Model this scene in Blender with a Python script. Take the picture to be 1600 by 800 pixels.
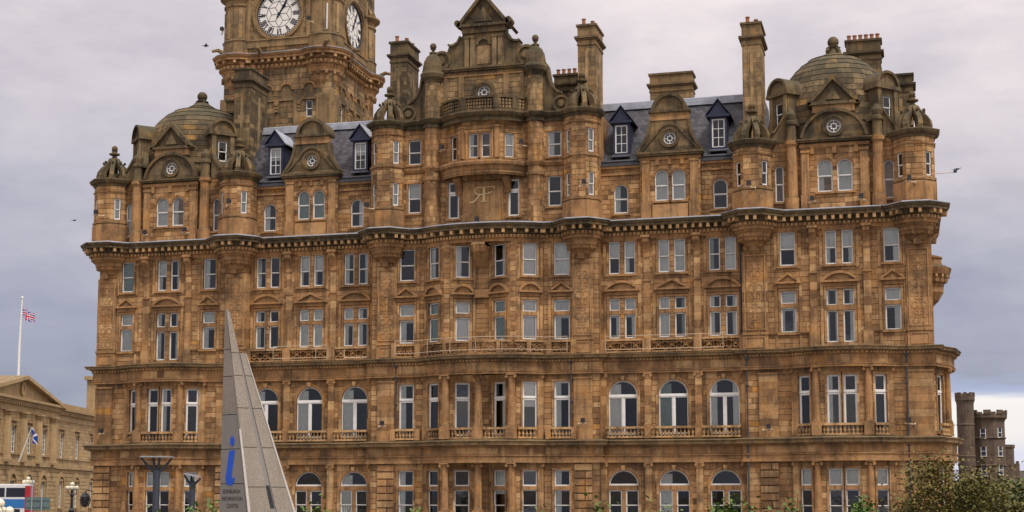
import bpy, random
from math import *
R = random.Random(11)
SC = bpy.context.scene
COL = SC.collection
for o in list(bpy.data.objects):
    bpy.data.objects.remove(o)
rad = radians

# ---------------------------------------------------------------- camera, sky, sun, exposure
CAMP = (30.0, -103.5, 2.0)
YAW, TILT = 15.036, 6.379
cam = bpy.data.cameras.new("camera")
cam.sensor_width = 36
cam.lens = 51.75
cam.shift_y = 0.07625
cam.clip_start = 0.5
cam.clip_end = 9000
co = bpy.data.objects.new("camera", cam)
COL.objects.link(co)
co.location = CAMP
co.rotation_euler = (rad(90 + TILT), 0, rad(YAW))
SC.camera = co
FWD = (-sin(rad(YAW)), cos(rad(YAW)))
RGT = (cos(rad(YAW)), sin(rad(YAW)))

SUN_EL, SUN_AZ = 58.0, 128.0        # azimuth measured clockwise from +y (behind the hotel)
sd = bpy.data.lights.new("sun", 'SUN')
sd.energy = 1.5
sd.angle = rad(12)
sd.color = (1.0, 0.965, 0.91)
so = bpy.data.objects.new("sun", sd)
COL.objects.link(so)
so.rotation_euler = (rad(90 - SUN_EL), 0, rad(180 - SUN_AZ))
SC.view_settings.view_transform = 'Standard'
SC.view_settings.look = 'None'
SC.view_settings.exposure = 0.6
SC.view_settings.gamma = 1.0
SC.view_settings.use_curve_mapping = False
SC.render.engine = 'CYCLES'
SC.cycles.max_bounces = 6
SC.cycles.diffuse_bounces = 3


def make_world():
    w = bpy.data.worlds.new("World")
    SC.world = w
    w.use_nodes = True
    nt = w.node_tree
    N, Lk = nt.nodes, nt.links
    N.clear()
    out = N.new('ShaderNodeOutputWorld')
    sky = N.new('ShaderNodeTexSky')
    sky.sky_type = 'NISHITA'
    sky.sun_disc = False
    sky.sun_elevation = rad(SUN_EL)
    sky.sun_rotation = rad(SUN_AZ)
    bgs = N.new('ShaderNodeBackground')
    bgs.inputs[1].default_value = 0.08
    Lk.new(sky.outputs[0], bgs.inputs[0])
    tc = N.new('ShaderNodeTexCoord')
    sep = N.new('ShaderNodeSeparateXYZ')
    Lk.new(tc.outputs['Generated'], sep.inputs[0])

    def math_(op, a, b=None, c=None, clamp=False):
        m = N.new('ShaderNodeMath')
        m.operation = op
        m.use_clamp = clamp
        for i, v in enumerate((a, b, c)):
            if v is None:
                continue
            if isinstance(v, (int, float)):
                m.inputs[i].default_value = v
            else:
                Lk.new(v, m.inputs[i])
        return m.outputs[0]

    def noise(scale, zs, detail=4, rough=.55, loc=(0, 0, 0)):
        mp = N.new('ShaderNodeMapping')
        mp.inputs['Scale'].default_value = (1, 1, zs)
        mp.inputs['Location'].default_value = loc
        Lk.new(tc.outputs['Generated'], mp.inputs[0])
        n = N.new('ShaderNodeTexNoise')
        n.inputs['Scale'].default_value = scale
        n.inputs['Detail'].default_value = detail
        n.inputs['Roughness'].default_value = rough
        Lk.new(mp.outputs[0], n.inputs[0])
        return n.outputs[0]
    # elevation ramp of the cloud deck
    n1 = noise(3.0, 1.7, 5, .55)
    n2 = noise(7, 2.8, 7, .62, (3, 1, 0))
    el = math_('ADD', sep.outputs[2], math_('MULTIPLY', math_('SUBTRACT', n1, .5), .30))
    # the deck is thinner and brighter towards the right hand side (towards the sun)
    el = math_('ADD', el, math_('MULTIPLY', sep.outputs[0], .07))
    rp = N.new('ShaderNodeValToRGB')
    cr = rp.color_ramp
    cr.interpolation = 'EASE'
    cr.elements[0].position = 0.0
    cr.elements[0].color = (0.188, 0.208, 0.276, 1)
    cr.elements[1].position = .38
    cr.elements[1].color = (0.657, 0.589, 0.585, 1)
    for p, c in ((.08, (0.253, 0.259, 0.327)), (.17, (0.347, 0.335, 0.382)), (.27, (0.488, 0.447, 0.465))):
        e = cr.elements.new(p)
        e.color = (*c, 1)
    Lk.new(el, rp.inputs[0])
    mv = N.new('ShaderNodeMixRGB')
    mv.blend_type = 'MULTIPLY'
    mv.inputs[0].default_value = 1
    r2 = N.new('ShaderNodeValToRGB')
    r2.color_ramp.elements[0].position = .3
    r2.color_ramp.elements[0].color = (.80, .81, .85, 1)
    r2.color_ramp.elements[1].position = .7
    r2.color_ramp.elements[1].color = (1.14, 1.12, 1.09, 1)
    Lk.new(n2, r2.inputs[0])
    Lk.new(rp.outputs[0], mv.inputs[1])
    Lk.new(r2.outputs[0], mv.inputs[2])
    # a clear gap low over the horizon towards the right (+x, +y)
    az = math_('ADD', sep.outputs[0], math_('MULTIPLY', math_('SUBTRACT', n1, .5), .25))
    gap_az = math_('MULTIPLY', math_('SUBTRACT', az, -.10), 9, clamp=True)
    n3 = noise(7, 9, 4, .5, (5, 2, 1))
    ez = math_('ADD', sep.outputs[2], math_('MULTIPLY', math_('SUBTRACT', n3, .5), .06))
    gap_el = math_('SUBTRACT', 1, math_('MULTIPLY', math_('SUBTRACT', ez, .062), 45, clamp=True))
    gap_el2 = math_('MULTIPLY', math_('SUBTRACT', ez, -.02), 30, clamp=True)
    g = math_('MULTIPLY', math_('MULTIPLY', gap_az, gap_el), gap_el2, clamp=True)
    gr = N.new('ShaderNodeValToRGB')
    gr.color_ramp.elements[0].position = .02
    gr.color_ramp.elements[0].color = (0.515, 0.515, 0.614, 1)
    gr.color_ramp.elements[1].position = .085
    gr.color_ramp.elements[1].color = (0.332, 0.415, 0.664, 1)
    for p, c in ((.035, (0.614, 0.589, 0.581)), (.06, (0.664, 0.635, 0.606)), (.07, (0.315, 0.365, 0.539))):
        e = gr.color_ramp.elements.new(p)
        e.color = (*c, 1)
    Lk.new(ez, gr.inputs[0])
    mg = N.new('ShaderNodeMixRGB')
    Lk.new(g, mg.inputs[0])
    Lk.new(mv.outputs[0], mg.inputs[1])
    Lk.new(gr.outputs[0], mg.inputs[2])
    # an overcast deck grows brighter towards the zenith
    zen = math_('ADD', 1, math_('MULTIPLY', math_('SUBTRACT', sep.outputs[2], .34, None), 1.35))
    zen = math_('MAXIMUM', zen, 1)
    bgc = N.new('ShaderNodeBackground')
    Lk.new(zen, bgc.inputs[1])
    Lk.new(mg.outputs[0], bgc.inputs[0])
    mx = N.new('ShaderNodeMixShader')
    mx.inputs[0].default_value = .9          # nine tenths cloud, one tenth clear sky light
    Lk.new(bgs.outputs[0], mx.inputs[1])
    Lk.new(bgc.outputs[0], mx.inputs[2])
    Lk.new(mx.outputs[0], out.inputs[0])


make_world()

# ---------------------------------------------------------------- materials
MATS = {}


class NT:
    def __init__(s, name, rough=.85, spec=.3, metal=0.0):
        m = bpy.data.materials.new(name)
        m.use_nodes = True
        s.m, s.nt = m, m.node_tree
        s.N, s.L = s.nt.nodes, s.nt.links
        s.b = s.N['Principled BSDF']
        s.b.inputs['Roughness'].default_value = rough
        s.b.inputs['Specular IOR Level'].default_value = spec
        s.b.inputs['Metallic'].default_value = metal
        s.geo = s.N.new('ShaderNodeNewGeometry')
        MATS[name] = m

    def noise(s, scale, xyz=(1, 1, 1), detail=4, rough=.6, src=None):
        mp = s.N.new('ShaderNodeMapping')
        mp.inputs['Scale'].default_value = xyz
        s.L.new(src or s.geo.outputs['Position'], mp.inputs[0])
        n = s.N.new('ShaderNodeTexNoise')
        n.inputs['Scale'].default_value = scale
        n.inputs['Detail'].default_value = detail
        n.inputs['Roughness'].default_value = rough
        s.L.new(mp.outputs[0], n.inputs[0])
        return n.outputs[0]

    def ramp(s, v, stops):
        r = s.N.new('ShaderNodeValToRGB')
        e = r.color_ramp.elements
        while len(e) < len(stops):
            e.new(.5)
        for i, (p, c) in enumerate(stops):
            e[i].position = p
            e[i].color = (*c, 1) if not isinstance(c, (int, float)) else (c, c, c, 1)
        s.L.new(v, r.inputs[0])
        return r.outputs[0]

    def mix(s, f, a, b, mode='MIX'):
        x = s.N.new('ShaderNodeMixRGB')
        x.blend_type = mode
        for i, v in enumerate((f, a, b)):
            if isinstance(v, (int, float)):
                x.inputs[i].default_value = v if i == 0 else (v, v, v, 1)
            elif isinstance(v, tuple):
                x.inputs[i].default_value = (*v, 1)
            else:
                s.L.new(v, x.inputs[i])
        return x.outputs[0]

    def math(s, op, a, b, clamp=False):
        x = s.N.new('ShaderNodeMath')
        x.operation = op
        x.use_clamp = clamp
        for i, v in enumerate((a, b)):
            if isinstance(v, (int, float)):
                x.inputs[i].default_value = v
            else:
                s.L.new(v, x.inputs[i])
        return x.outputs[0]

    def bump(s, h, strength=.4, dist=.03):
        b = s.N.new('ShaderNodeBump')
        b.inputs['Strength'].default_value = strength
        b.inputs['Distance'].default_value = dist
        s.L.new(h, b.inputs['Height'])
        s.L.new(b.outputs[0], s.b.inputs['Normal'])

    def col(s, c):
        if isinstance(c, tuple):
            s.b.inputs['Base Color'].default_value = (*c, 1)
        else:
            s.L.new(c, s.b.inputs['Base Color'])
        return s.m


def stone_mat(name, dk, mid, lt, org, soot, soot_amt, moss):
    """weathered sandstone: every block its own tint, soot patches, run-off streaks, moss on ledges"""
    t = NT(name, .92, .2)
    at = t.N.new('ShaderNodeAttribute')
    at.attribute_name = 'tint'
    v = t.math('ADD', t.math('MULTIPLY', at.outputs['Fac'], .5), .5)
    dm = tuple((x + y) / 2 for x, y in zip(dk, mid))
    c = t.ramp(v, [(0, dk), (.28, dm), (.5, mid), (.72, lt), (.9, lt), (1, org)])
    n1 = t.noise(.4, (1, 1, 1.2), 6, .68)
    nb = t.noise(1.9, (1, 1, .75), 5, .65)
    st = t.noise(1.0, (2.6, 2.6, .15), 5, .68)
    c = t.mix(t.math('MULTIPLY', t.ramp(n1, [(.44, 0), (.64, 1)]), soot_amt), c, soot)
    c = t.mix(t.math('MULTIPLY', t.ramp(nb, [(.54, 0), (.74, 1)]), soot_amt * .6), c, soot)
    c = t.mix(t.math('MULTIPLY', t.ramp(st, [(.50, 0), (.68, 1)]), soot_amt), c, soot)
    n4 = t.noise(1.1, (1, 1, .5), 4, .6)
    c = t.mix(t.math('MULTIPLY', t.ramp(n4, [(.55, 0), (.72, 1)]), .4), c, org)
    c = t.mix(t.math('MULTIPLY', t.ramp(t.noise(1.3, (1.4, 1.4, .4), 4, .6), [(.56, 0), (.72, 1)]), .45), c, lt)
    fine = t.noise(9, (1, 1, 1), 6, .7)
    c = t.mix(1, c, t.ramp(fine, [(.25, .72), (.75, 1.25)]), 'MULTIPLY')
    sp = t.N.new('ShaderNodeSeparateXYZ')
    t.L.new(t.geo.outputs['Normal'], sp.inputs[0])
    n5 = t.noise(2.2, (1, 1, 1), 4, .6)
    up = t.math('MULTIPLY', t.math('MULTIPLY', t.math('SUBTRACT', sp.outputs[2], .25), 2.2, True),
                t.ramp(n5, [(.3, .45), (.6, 1)]))
    c = t.mix(t.math('MULTIPLY', up, moss), c, (.082, .074, .045))
    t.bump(fine, .5, .03)
    return t.col(c)


stone_mat('sandstone', (.18, .097, .045), (.44, .238, .102), (.62, .385, .18), (.61, .285, .065), (.105, .066, .038), .74, .85)
stone_mat('soot_shade_stone', (.060, .046, .029), (.160, .115, .060), (.33, .232, .12), (.43, .24, .075), (.037, .032, .024), .8, .95)
stone_mat('tower_stone', (.13, .092, .053), (.32, .208, .10), (.48, .315, .155), (.51, .27, .08), (.068, .054, .037), .74, .8)
stone_mat('register_stone', (.34, .225, .11), (.47, .325, .165), (.56, .40, .22), (.52, .32, .12), (.22, .155, .09), .45, .6)
stone_mat('castle_stone', (.09, .064, .048), (.15, .106, .077), (.21, .15, .108), (.20, .125, .075), (.062, .048, .04), .6, .4)


def simple(name, c, rough=.8, spec=.3, metal=0., var=.25, scale=6):
    t = NT(name, rough, spec, metal)
    n = t.noise(scale, (1, 1, 1), 4, .6)
    return t.col(t.mix(1, c, t.ramp(n, [(.25, 1 - var), (.75, 1 + var)]), 'MULTIPLY'))


simple('white_paint', (.82, .80, .74), .5, .4, 0, .08, 3)
simple('navy_timber', (.022, .025, .055), .55, .4, 0, .3, 4)
simple('lead', (.36, .38, .42), .55, .4, 0, .3, 1.5)
simple('lead_dark', (.06, .062, .07), .6, .4, 0, .3, 1.5)
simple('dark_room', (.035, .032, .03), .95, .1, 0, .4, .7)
simple('net_curtain', (.74, .75, .70), .95, .1, 0, .12, 2)
simple('white_curtain', (.82, .80, .76), .95, .1, 0, .08, 2)
simple('green_curtain', (.34, .42, .37), .95, .1, 0, .15, 2)
simple('terracotta', (.34, .155, .085), .9, .2, 0, .2, 5)
simple('dark_metal', (.035, .035, .038), .5, .5, .3, .2, 5)
simple('lamp_steel', (.055, .065, .08), .5, .5, .3, .2, 3)
simple('lamp_top', (.32, .33, .34), .5, .4, 0, .1, 3)
simple('cream_pole', (.62, .48, .32), .6, .3, 0, .1, 3)
simple('gilt', (.74, .55, .27), .5, .4, 0., .12, 9)
simple('blue_paint', (.018, .10, .60), .5, .4, 0, .1, 4)
simple('ink', (.03, .03, .032), .7, .3, 0, .1, 5)
simple('clock_white', (.86, .82, .74), .6, .3, 0, .05, 4)
simple('clock_ink', (.012, .012, .03), .6, .3, 0, .2, 4)
simple('globe_glass', (.75, .70, .52), .3, .5, 0, .08, 6)
simple('sign_back', (.13, .19, .18), .6, .4, .2, .15, 3)
simple('bus_white', (.75, .74, .72), .35, .5, 0, .06, 2)
simple('bus_red', (.45, .02, .03), .35, .5, 0, .1, 2)
simple('bus_blue', (.03, .18, .46), .35, .5, 0, .1, 2)
simple('bus_dark', (.015, .017, .03), .25, .5, 0, .2, 2)
simple('flag_blue', (.015, .06, .36), .8, .2, 0, .1, 3)
simple('flag_white', (.78, .76, .76), .8, .2, 0, .05, 3)
simple('flag_red', (.52, .02, .07), .8, .2, 0, .1, 3)
simple('bark', (.08, .055, .035), .95, .1, 0, .4, 9)
simple('asphalt', (.05, .05, .052), .9, .2, 0, .3, 3)
simple('paving', (.15, .14, .13), .9, .2, 0, .25, 1.3)
simple('wall_render', (.2, .17, .15), .9, .2, 0, .2, 1.3)


def leaf_mat(name, a, b):
    t = NT(name, .6, .3)
    n = t.noise(1.7, (1, 1, 1), 3, .6)
    oi = t.N.new('ShaderNodeAttribute')
    oi.attribute_name = 'tint'
    v = t.math('ADD', t.math('MULTIPLY', n, .5), t.math('MULTIPLY', oi.outputs['Fac'], .5))
    c = t.ramp(v, [(.15, a), (.75, b)])
    t.b.inputs['Subsurface Weight'].default_value = 0
    return t.col(c)


leaf_mat('leaf_green', (.035, .075, .012), (.12, .19, .03))
leaf_mat('leaf_autumn', (.045, .052, .01), (.18, .15, .028))
leaf_mat('hill_grass', (.025, .05, .014), (.075, .095, .025))
t = NT('hill_ground', .95, .1)
t.col(t.mix(t.ramp(t.noise(.12), [(.4, 0), (.62, 1)]), (.05, .075, .02), (.12, .07, .04)))

t = NT('glass', .03)                         # window glass: a dark room shows through, the sky mirrors in it
t.N.remove(t.b)
tr = t.N.new('ShaderNodeBsdfTransparent')
tr.inputs[0].default_value = (.92, .94, .94, 1)
gl = t.N.new('ShaderNodeBsdfGlossy')
gl.inputs['Roughness'].default_value = .02
fr = t.N.new('ShaderNodeFresnel')
fr.inputs[0].default_value = 1.5
bp = t.N.new('ShaderNodeBump')
bp.inputs['Strength'].default_value = .25
bp.inputs['Distance'].default_value = .02
t.L.new(t.noise(1.1, (1, 1, 1), 2, .5), bp.inputs['Height'])
t.L.new(bp.outputs[0], gl.inputs['Normal'])
mx = t.N.new('ShaderNodeMixShader')
ff = t.math('ADD', t.math('MULTIPLY', fr.outputs[0], 1.3), .035, True)
t.L.new(ff, mx.inputs[0])
t.L.new(tr.outputs[0], mx.inputs[1])
t.L.new(gl.outputs[0], mx.inputs[2])
t.L.new(mx.outputs[0], t.N['Material Output'].inputs[0])

t = NT('slate', .6, .4)                      # slate courses
sp = t.N.new('ShaderNodeSeparateXYZ')
t.L.new(t.geo.outputs['Position'], sp.inputs[0])
cb = t.N.new('ShaderNodeCombineXYZ')
t.L.new(t.math('ADD', sp.outputs[0], t.math('MULTIPLY', sp.outputs[1], .37)), cb.inputs[0])
t.L.new(sp.outputs[2], cb.inputs[1])
br = t.N.new('ShaderNodeTexBrick')
for k, v in (('Scale', 1.0), ('Mortar Size', .012), ('Brick Width', .32), ('Row Height', .26), ('Bias', 0)):
    br.inputs[k].default_value = v
br.inputs['Color1'].default_value = (.022, .021, .026, 1)
br.inputs['Color2'].default_value = (.088, .082, .092, 1)
br.inputs['Mortar'].default_value = (.02, .02, .025, 1)
t.L.new(cb.outputs[0], br.inputs[0])
nz = t.noise(4.5, (1, 1, 2.5), 5, .7)
t.bump(br.outputs['Fac'], -.5, .03)
t.col(t.mix(t.ramp(nz, [(.58, 0), (.72, .7)]), br.outputs[0], (.15, .15, .165)))

t = NT('granite', .8, .3)
n = t.noise(26, (1, 1, 1), 5, .8)
n2 = t.noise(1.4, (1, 1, .4), 4, .6)
c = t.ramp(n, [(.3, (.16, .135, .108)), (.5, (.30, .255, .205)), (.7, (.46, .395, .32))])
t.bump(n, .4, .01)
t.col(t.mix(t.ramp(n2, [(.45, 0), (.75, .4)]), c, (.17, .14, .10)))
t = NT('granite_smooth', .75, .3)
n = t.noise(50, (1, 1, 1), 4, .7)
n2 = t.noise(1.1, (1, 1, .4), 4, .6)
c = t.ramp(n, [(.3, (.20, .182, .162)), (.7, (.31, .283, .253))])
t.col(t.mix(t.ramp(n2, [(.45, 0), (.7, .4)]), c, (.23, .205, .18)))
t = NT('granite_pale', .8, .3)
n = t.noise(14, (1, 1, 1), 4, .7)
t.col(t.ramp(n, [(.3, (.42, .38, .33)), (.7, (.62, .58, .52))]))


# ---------------------------------------------------------------- mesh helpers
class MB:
    def __init__(s):
        s.v, s.f, s.m, s.t = [], [], [], []
        s.mats = []

    def mi(s, name):
        if name not in s.mats:
            s.mats.append(name)
        return s.mats.index(name)

    def face(s, pts, m, t=0.0):
        b = len(s.v)
        s.v.extend(pts)
        s.f.append(tuple(range(b, b + len(pts))))
        s.m.append(s.mi(m))
        s.t.append(t)

    def hexa(s, p, m, t=0.0):
        """p: 8 points, 0-3 one quad loop, 4-7 the opposite one"""
        b = len(s.v)
        s.v.extend(p)
        i = s.mi(m)
        for q in ((3, 2, 1, 0), (4, 5, 6, 7), (0, 1, 5, 4), (1, 2, 6, 5), (2, 3, 7, 6), (3, 0, 4, 7)):
            s.f.append(tuple(b + k for k in q))
            s.m.append(i)
            s.t.append(t)

    def box(s, x0, x1, y0, y1, z0, z1, m, t=0.0):
        s.hexa([(x0, y0, z0), (x1, y0, z0), (x1, y1, z0), (x0, y1, z0),
                (x0, y0, z1), (x1, y0, z1), (x1, y1, z1), (x0, y1, z1)], m, t)

    def lathe(s, cx, cy, prof, m, n=12, a0=0.0, cap=True, t=0.0, jit=0.):
        b = len(s.v)
        i = s.mi(m)
        for r, z in prof:
            for k in range(n):
                a = a0 + 2 * pi * k / n
                s.v.append((cx + r * cos(a), cy + r * sin(a), z))
        for j in range(len(prof) - 1):
            for k in range(n):
                k2 = (k + 1) % n
                s.f.append((b + j * n + k, b + j * n + k2, b + (j + 1) * n + k2, b + (j + 1) * n + k))
                s.m.append(i)
                s.t.append(max(-1, min(1, R.gauss(t, jit))) if jit else t)
        if cap:
            for j, rev in ((0, True), (len(prof) - 1, False)):
                q = [b + j * n + k for k in range(n)]
                s.f.append(tuple(reversed(q)) if rev else tuple(q))
                s.m.append(i)
                s.t.append(t)

    def ball(s, cx, cy, cz, r, m, n=10, sz=1.0):
        s.lathe(cx, cy, [(max(.004, r * cos(a)), cz + r * sz * sin(a)) for a in [rad(-88 + 176 * k / 7) for k in range(8)]], m, n)

    def tube(s, pts, r, m, n=6, r1=None):
        b = len(s.v)
        i = s.mi(m)
        L = len(pts)
        for j, p in enumerate(pts):
            q = pts[min(j + 1, L - 1)]
            o = pts[max(j - 1, 0)]
            d = [q[k] - o[k] for k in range(3)]
            l = sqrt(sum(x * x for x in d)) or 1
            d = [x / l for x in d]
            u = (0, 0, 1) if abs(d[2]) < .9 else (1, 0, 0)
            a = (d[1] * u[2] - d[2] * u[1], d[2] * u[0] - d[0] * u[2], d[0] * u[1] - d[1] * u[0])
            l = sqrt(sum(x * x for x in a))
            a = [x / l for x in a]
            c = (d[1] * a[2] - d[2] * a[1], d[2] * a[0] - d[0] * a[2], d[0] * a[1] - d[1] * a[0])
            rr = r if r1 is None else r + (r1 - r) * j / max(1, L - 1)
            for k in range(n):
                w = 2 * pi * k / n
                s.v.append(tuple(p[x] + rr * (cos(w) * a[x] + sin(w) * c[x]) for x in range(3)))
        for j in range(L - 1):
            for k in range(n):
                k2 = (k + 1) % n
                s.f.append((b + j * n + k, b + j * n + k2, b + (j + 1) * n + k2, b + (j + 1) * n + k))
                s.m.append(i)
                s.t.append(0.)
        for j in (0, L - 1):
            s.f.append(tuple(b + j * n + k for k in range(n)))
            s.m.append(i)
            s.t.append(0.)

    def sweep(s, path, prof, m, closed=False, cap=True):
        """sweep an (outward, z) profile along a plan path (outward = right of travel), mitred"""
        n = len(path)
        b = len(s.v)
        i = s.mi(m)
        P = len(prof)
        for j in range(n):
            def nrm(a, c):
                dx, dy = c[0] - a[0], c[1] - a[1]
                l = hypot(dx, dy) or 1
                return (dy / l, -dx / l)
            if closed:
                n1, n2 = nrm(path[j - 1], path[j]), nrm(path[j], path[(j + 1) % n])
            else:
                n2 = nrm(path[j], path[j + 1]) if j < n - 1 else nrm(path[j - 1], path[j])
                n1 = nrm(path[j - 1], path[j]) if j > 0 else n2
            mx, my = n1[0] + n2[0], n1[1] + n2[1]
            k = 2 / max(.35, (mx * mx + my * my))
            mx, my = mx * k / 1.0, my * k / 1.0
            mx, my = mx, my
            # mx,my now has length 1/cos(half angle)
            for o, z in prof:
                s.v.append((path[j][0] + mx * o, path[j][1] + my * o, z))
        for j in range(n if closed else n - 1):
            j2 = (j + 1) % n
            for k in range(P - 1):
                s.f.append((b + j * P + k, b + j2 * P + k, b + j2 * P + k + 1, b + j * P + k + 1))
                s.m.append(i)
                s.t.append(0.)
        if cap and not closed:
            for j, rev in ((0, True), (n - 1, False)):
                q = [b + j * P + k for k in range(P)]
                s.f.append(tuple(reversed(q)) if rev else tuple(q))
                s.m.append(i)
                s.t.append(0.)


class Fr:
    """a plane frame: s along the wall, o outwards, z up"""
    def __init__(s, x, y, ang=0.):
        s.x, s.y, s.ang = x, y, ang
        a = rad(ang)
        s.d = (cos(a), sin(a))
        s.n = (sin(a), -cos(a))

    def p(s, a, o, z):
        return (s.x + s.d[0] * a + s.n[0] * o, s.y + s.d[1] * a + s.n[1] * o, z)

    def box(s, mb, s0, s1, o0, o1, z0, z1, m, t=0.):
        P = s.p
        mb.hexa([P(s0, o1, z0), P(s1, o1, z0), P(s1, o0, z0), P(s0, o0, z0),
                 P(s0, o1, z1), P(s1, o1, z1), P(s1, o0, z1), P(s0, o0, z1)], m, t)

    def quad(s, mb, s0, s1, z0, z1, o, m, t=0.):
        P = s.p
        mb.face([P(s0, o, z0), P(s1, o, z0), P(s1, o, z1), P(s0, o, z1)], m, t)

    def slab(s, mb, poly, o0, o1, m, t=0.):
        """extrude an (s,z) polygon (counter clockwise) from o0 to o1"""
        n = len(poly)
        mb.face([s.p(a, o1, z) for a, z in poly], m, t)
        mb.face([s.p(a, o0, z) for a, z in reversed(poly)], m, t)
        for i in range(n):
            (a, z), (c, y) = poly[i], poly[(i + 1) % n]
            mb.face([s.p(a, o1, z), s.p(a, o0, z), s.p(c, o0, y), s.p(c, o1, y)], m, t)

    def strip(s, mb, pts, w, o0, o1, m, t=0., closed=False):
        """a moulding of width w following an (s,z) polyline, on its left side"""
        n = len(pts)
        q = []
        for j in range(n):
            a = pts[j - 1] if (j > 0 or closed) else None
            c = pts[(j + 1) % n] if (j < n - 1 or closed) else None
            ns = []
            for u, v in ((a, pts[j]), (pts[j], c)):
                if u is None or v is None:
                    continue
                dx, dz = v[0] - u[0], v[1] - u[1]
                l = hypot(dx, dz) or 1
                ns.append((-dz / l, dx / l))
            mx, mz = sum(x[0] for x in ns), sum(x[1] for x in ns)
            k = 2 / max(.5, mx * mx + mz * mz) if len(ns) == 2 else 1
            q.append((pts[j][0] + mx * k * w, pts[j][1] + mz * k * w))
        P = s.p
        for j in range(n if closed else n - 1):
            j2 = (j + 1) % n
            a, c, d, e = pts[j], pts[j2], q[j2], q[j]
            mb.hexa([P(a[0], o1, a[1]), P(c[0], o1, c[1]), P(c[0], o0, c[1]), P(a[0], o0, a[1]),
                     P(e[0], o1, e[1]), P(d[0], o1, d[1]), P(d[0], o0, d[1]), P(e[0], o0, e[1])], m, t)

    def arcpts(s, cs, cz, r, a0, a1, n):
        return [(cs + r * cos(rad(a0 + (a1 - a0) * k / n)), cz + r * sin(rad(a0 + (a1 - a0) * k / n))) for k in range(n + 1)]

    def ring(s, mb, cs, cz, r0, r1, o0, o1, m, a0=0, a1=180, n=14):
        a = s.arcpts(cs, cz, r0, a0, a1, n)
        c = s.arcpts(cs, cz, r1, a0, a1, n)
        P = s.p
        for j in range(n):
            f = [c[j], c[j + 1], a[j + 1], a[j]]
            mb.hexa([P(f[0][0], o1, f[0][1]), P(f[1][0], o1, f[1][1]), P(f[2][0], o1, f[2][1]), P(f[3][0], o1, f[3][1]),
                     P(f[0][0], o0, f[0][1]), P(f[1][0], o0, f[1][1]), P(f[2][0], o0, f[2][1]), P(f[3][0], o0, f[3][1])], m)


def frame_between(p, q):
    return Fr(p[0], p[1], degrees(atan2(q[1] - p[1], q[0] - p[0])))


WO = {}


def mesh_of(name, mb, org):
    me = bpy.data.meshes.new(name)
    ox, oy, oz = org
    me.from_pydata([(x - ox, y - oy, z - oz) for x, y, z in mb.v], [], mb.f)
    for m in mb.mats:
        me.materials.append(MATS[m])
    me.polygons.foreach_set('material_index', mb.m)
    if any(mb.t):
        a = me.attributes.new('tint', 'FLOAT', 'FACE')
        a.data.foreach_set('value', mb.t)
    return me


def put(name, me, org, parent=None, rz=0.):
    o = bpy.data.objects.new(name, me)
    COL.objects.link(o)
    po = (0, 0, 0)
    if parent is not None:
        o.parent = parent
        po = WO[parent.name]
    o.location = (org[0] - po[0], org[1] - po[1], org[2] - po[2])
    o.rotation_euler = (0, 0, rz)
    WO[o.name] = org
    return o


SPLIT = {'pilaster', 'pedestal', 'parapet_pedestal', 'console', 'cornice', 'ridge', 'gutter', 'pier', 'edge_strip', 'guard_rail', 'livery_panel', 'seat', 'arm', 'string_course', 'blind_arch', 'rear_wall', 'window_surround', 'balustrade_rail', 'drain_pipe'}


def pieces(mb):
    """the separate pieces of a mesh (pieces whose boxes touch belong together)"""
    par = list(range(len(mb.v)))

    def find(i):
        while par[i] != i:
            par[i] = par[par[i]]
            i = par[i]
        return i
    for f in mb.f:
        a = find(f[0])
        for k in f[1:]:
            par[find(k)] = a
    g = {}
    for i, f in enumerate(mb.f):
        g.setdefault(find(f[0]), []).append(i)
    bx = []
    for fs in g.values():
        pts = [mb.v[k] for i in fs for k in mb.f[i]]
        bx.append([[min(p[k] for p in pts) - .012 for k in range(3)], [max(p[k] for p in pts) + .012 for k in range(3)], fs])
    done = False
    while not done:
        done = True
        for i in range(len(bx)):
            for j in range(i + 1, len(bx)):
                A, B = bx[i], bx[j]
                if all(A[0][k] <= B[1][k] and B[0][k] <= A[1][k] for k in range(3)):
                    bx[i] = [[min(A[0][k], B[0][k]) for k in range(3)], [max(A[1][k], B[1][k]) for k in range(3)], A[2] + B[2]]
                    del bx[j]
                    done = False
                    break
            if not done:
                break
    out = []
    for _, _, fs in bx:
        m, mp = MB(), {}
        m.mats = mb.mats
        for i in sorted(fs):
            for k in mb.f[i]:
                if k not in mp:
                    mp[k] = len(m.v)
                    m.v.append(mb.v[k])
            m.f.append(tuple(mp[k] for k in mb.f[i]))
            m.m.append(mb.m[i])
            m.t.append(mb.t[i])
        out.append(m)
    return out


def build(name, mb, parent=None, smooth=False, kind=None):
    if name in SPLIT and kind is None:
        ps = pieces(mb)
        if len(ps) > 1:
            return [build1(name, q, parent, smooth) for q in ps][-1]
    return build1(name, mb, parent, smooth, kind)


def build1(name, mb, parent=None, smooth=False, kind=None):
    xs, ys, zs = zip(*mb.v)
    org = ((min(xs) + max(xs)) / 2, (min(ys) + max(ys)) / 2, min(zs))
    me = mesh_of(name, mb, org)
    if smooth:
        me.polygons.foreach_set('use_smooth', [True] * len(me.polygons))
    o = put(name, me, org, parent)
    if kind:
        o['kind'] = kind
    return o


def thing(name, label, cat, loc=(0, 0, 0), group=None):
    o = bpy.data.objects.new(name, None)
    COL.objects.link(o)
    o.empty_display_size = .5
    o.location = loc
    WO[o.name] = tuple(loc)
    tag(o, label, cat, group)
    return o


def tag(o, label, cat, group=None):
    o['label'] = label
    o['category'] = cat
    if group:
        o['group'] = group
    return o


# ---------------------------------------------------------------- masonry
STONES = []


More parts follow.
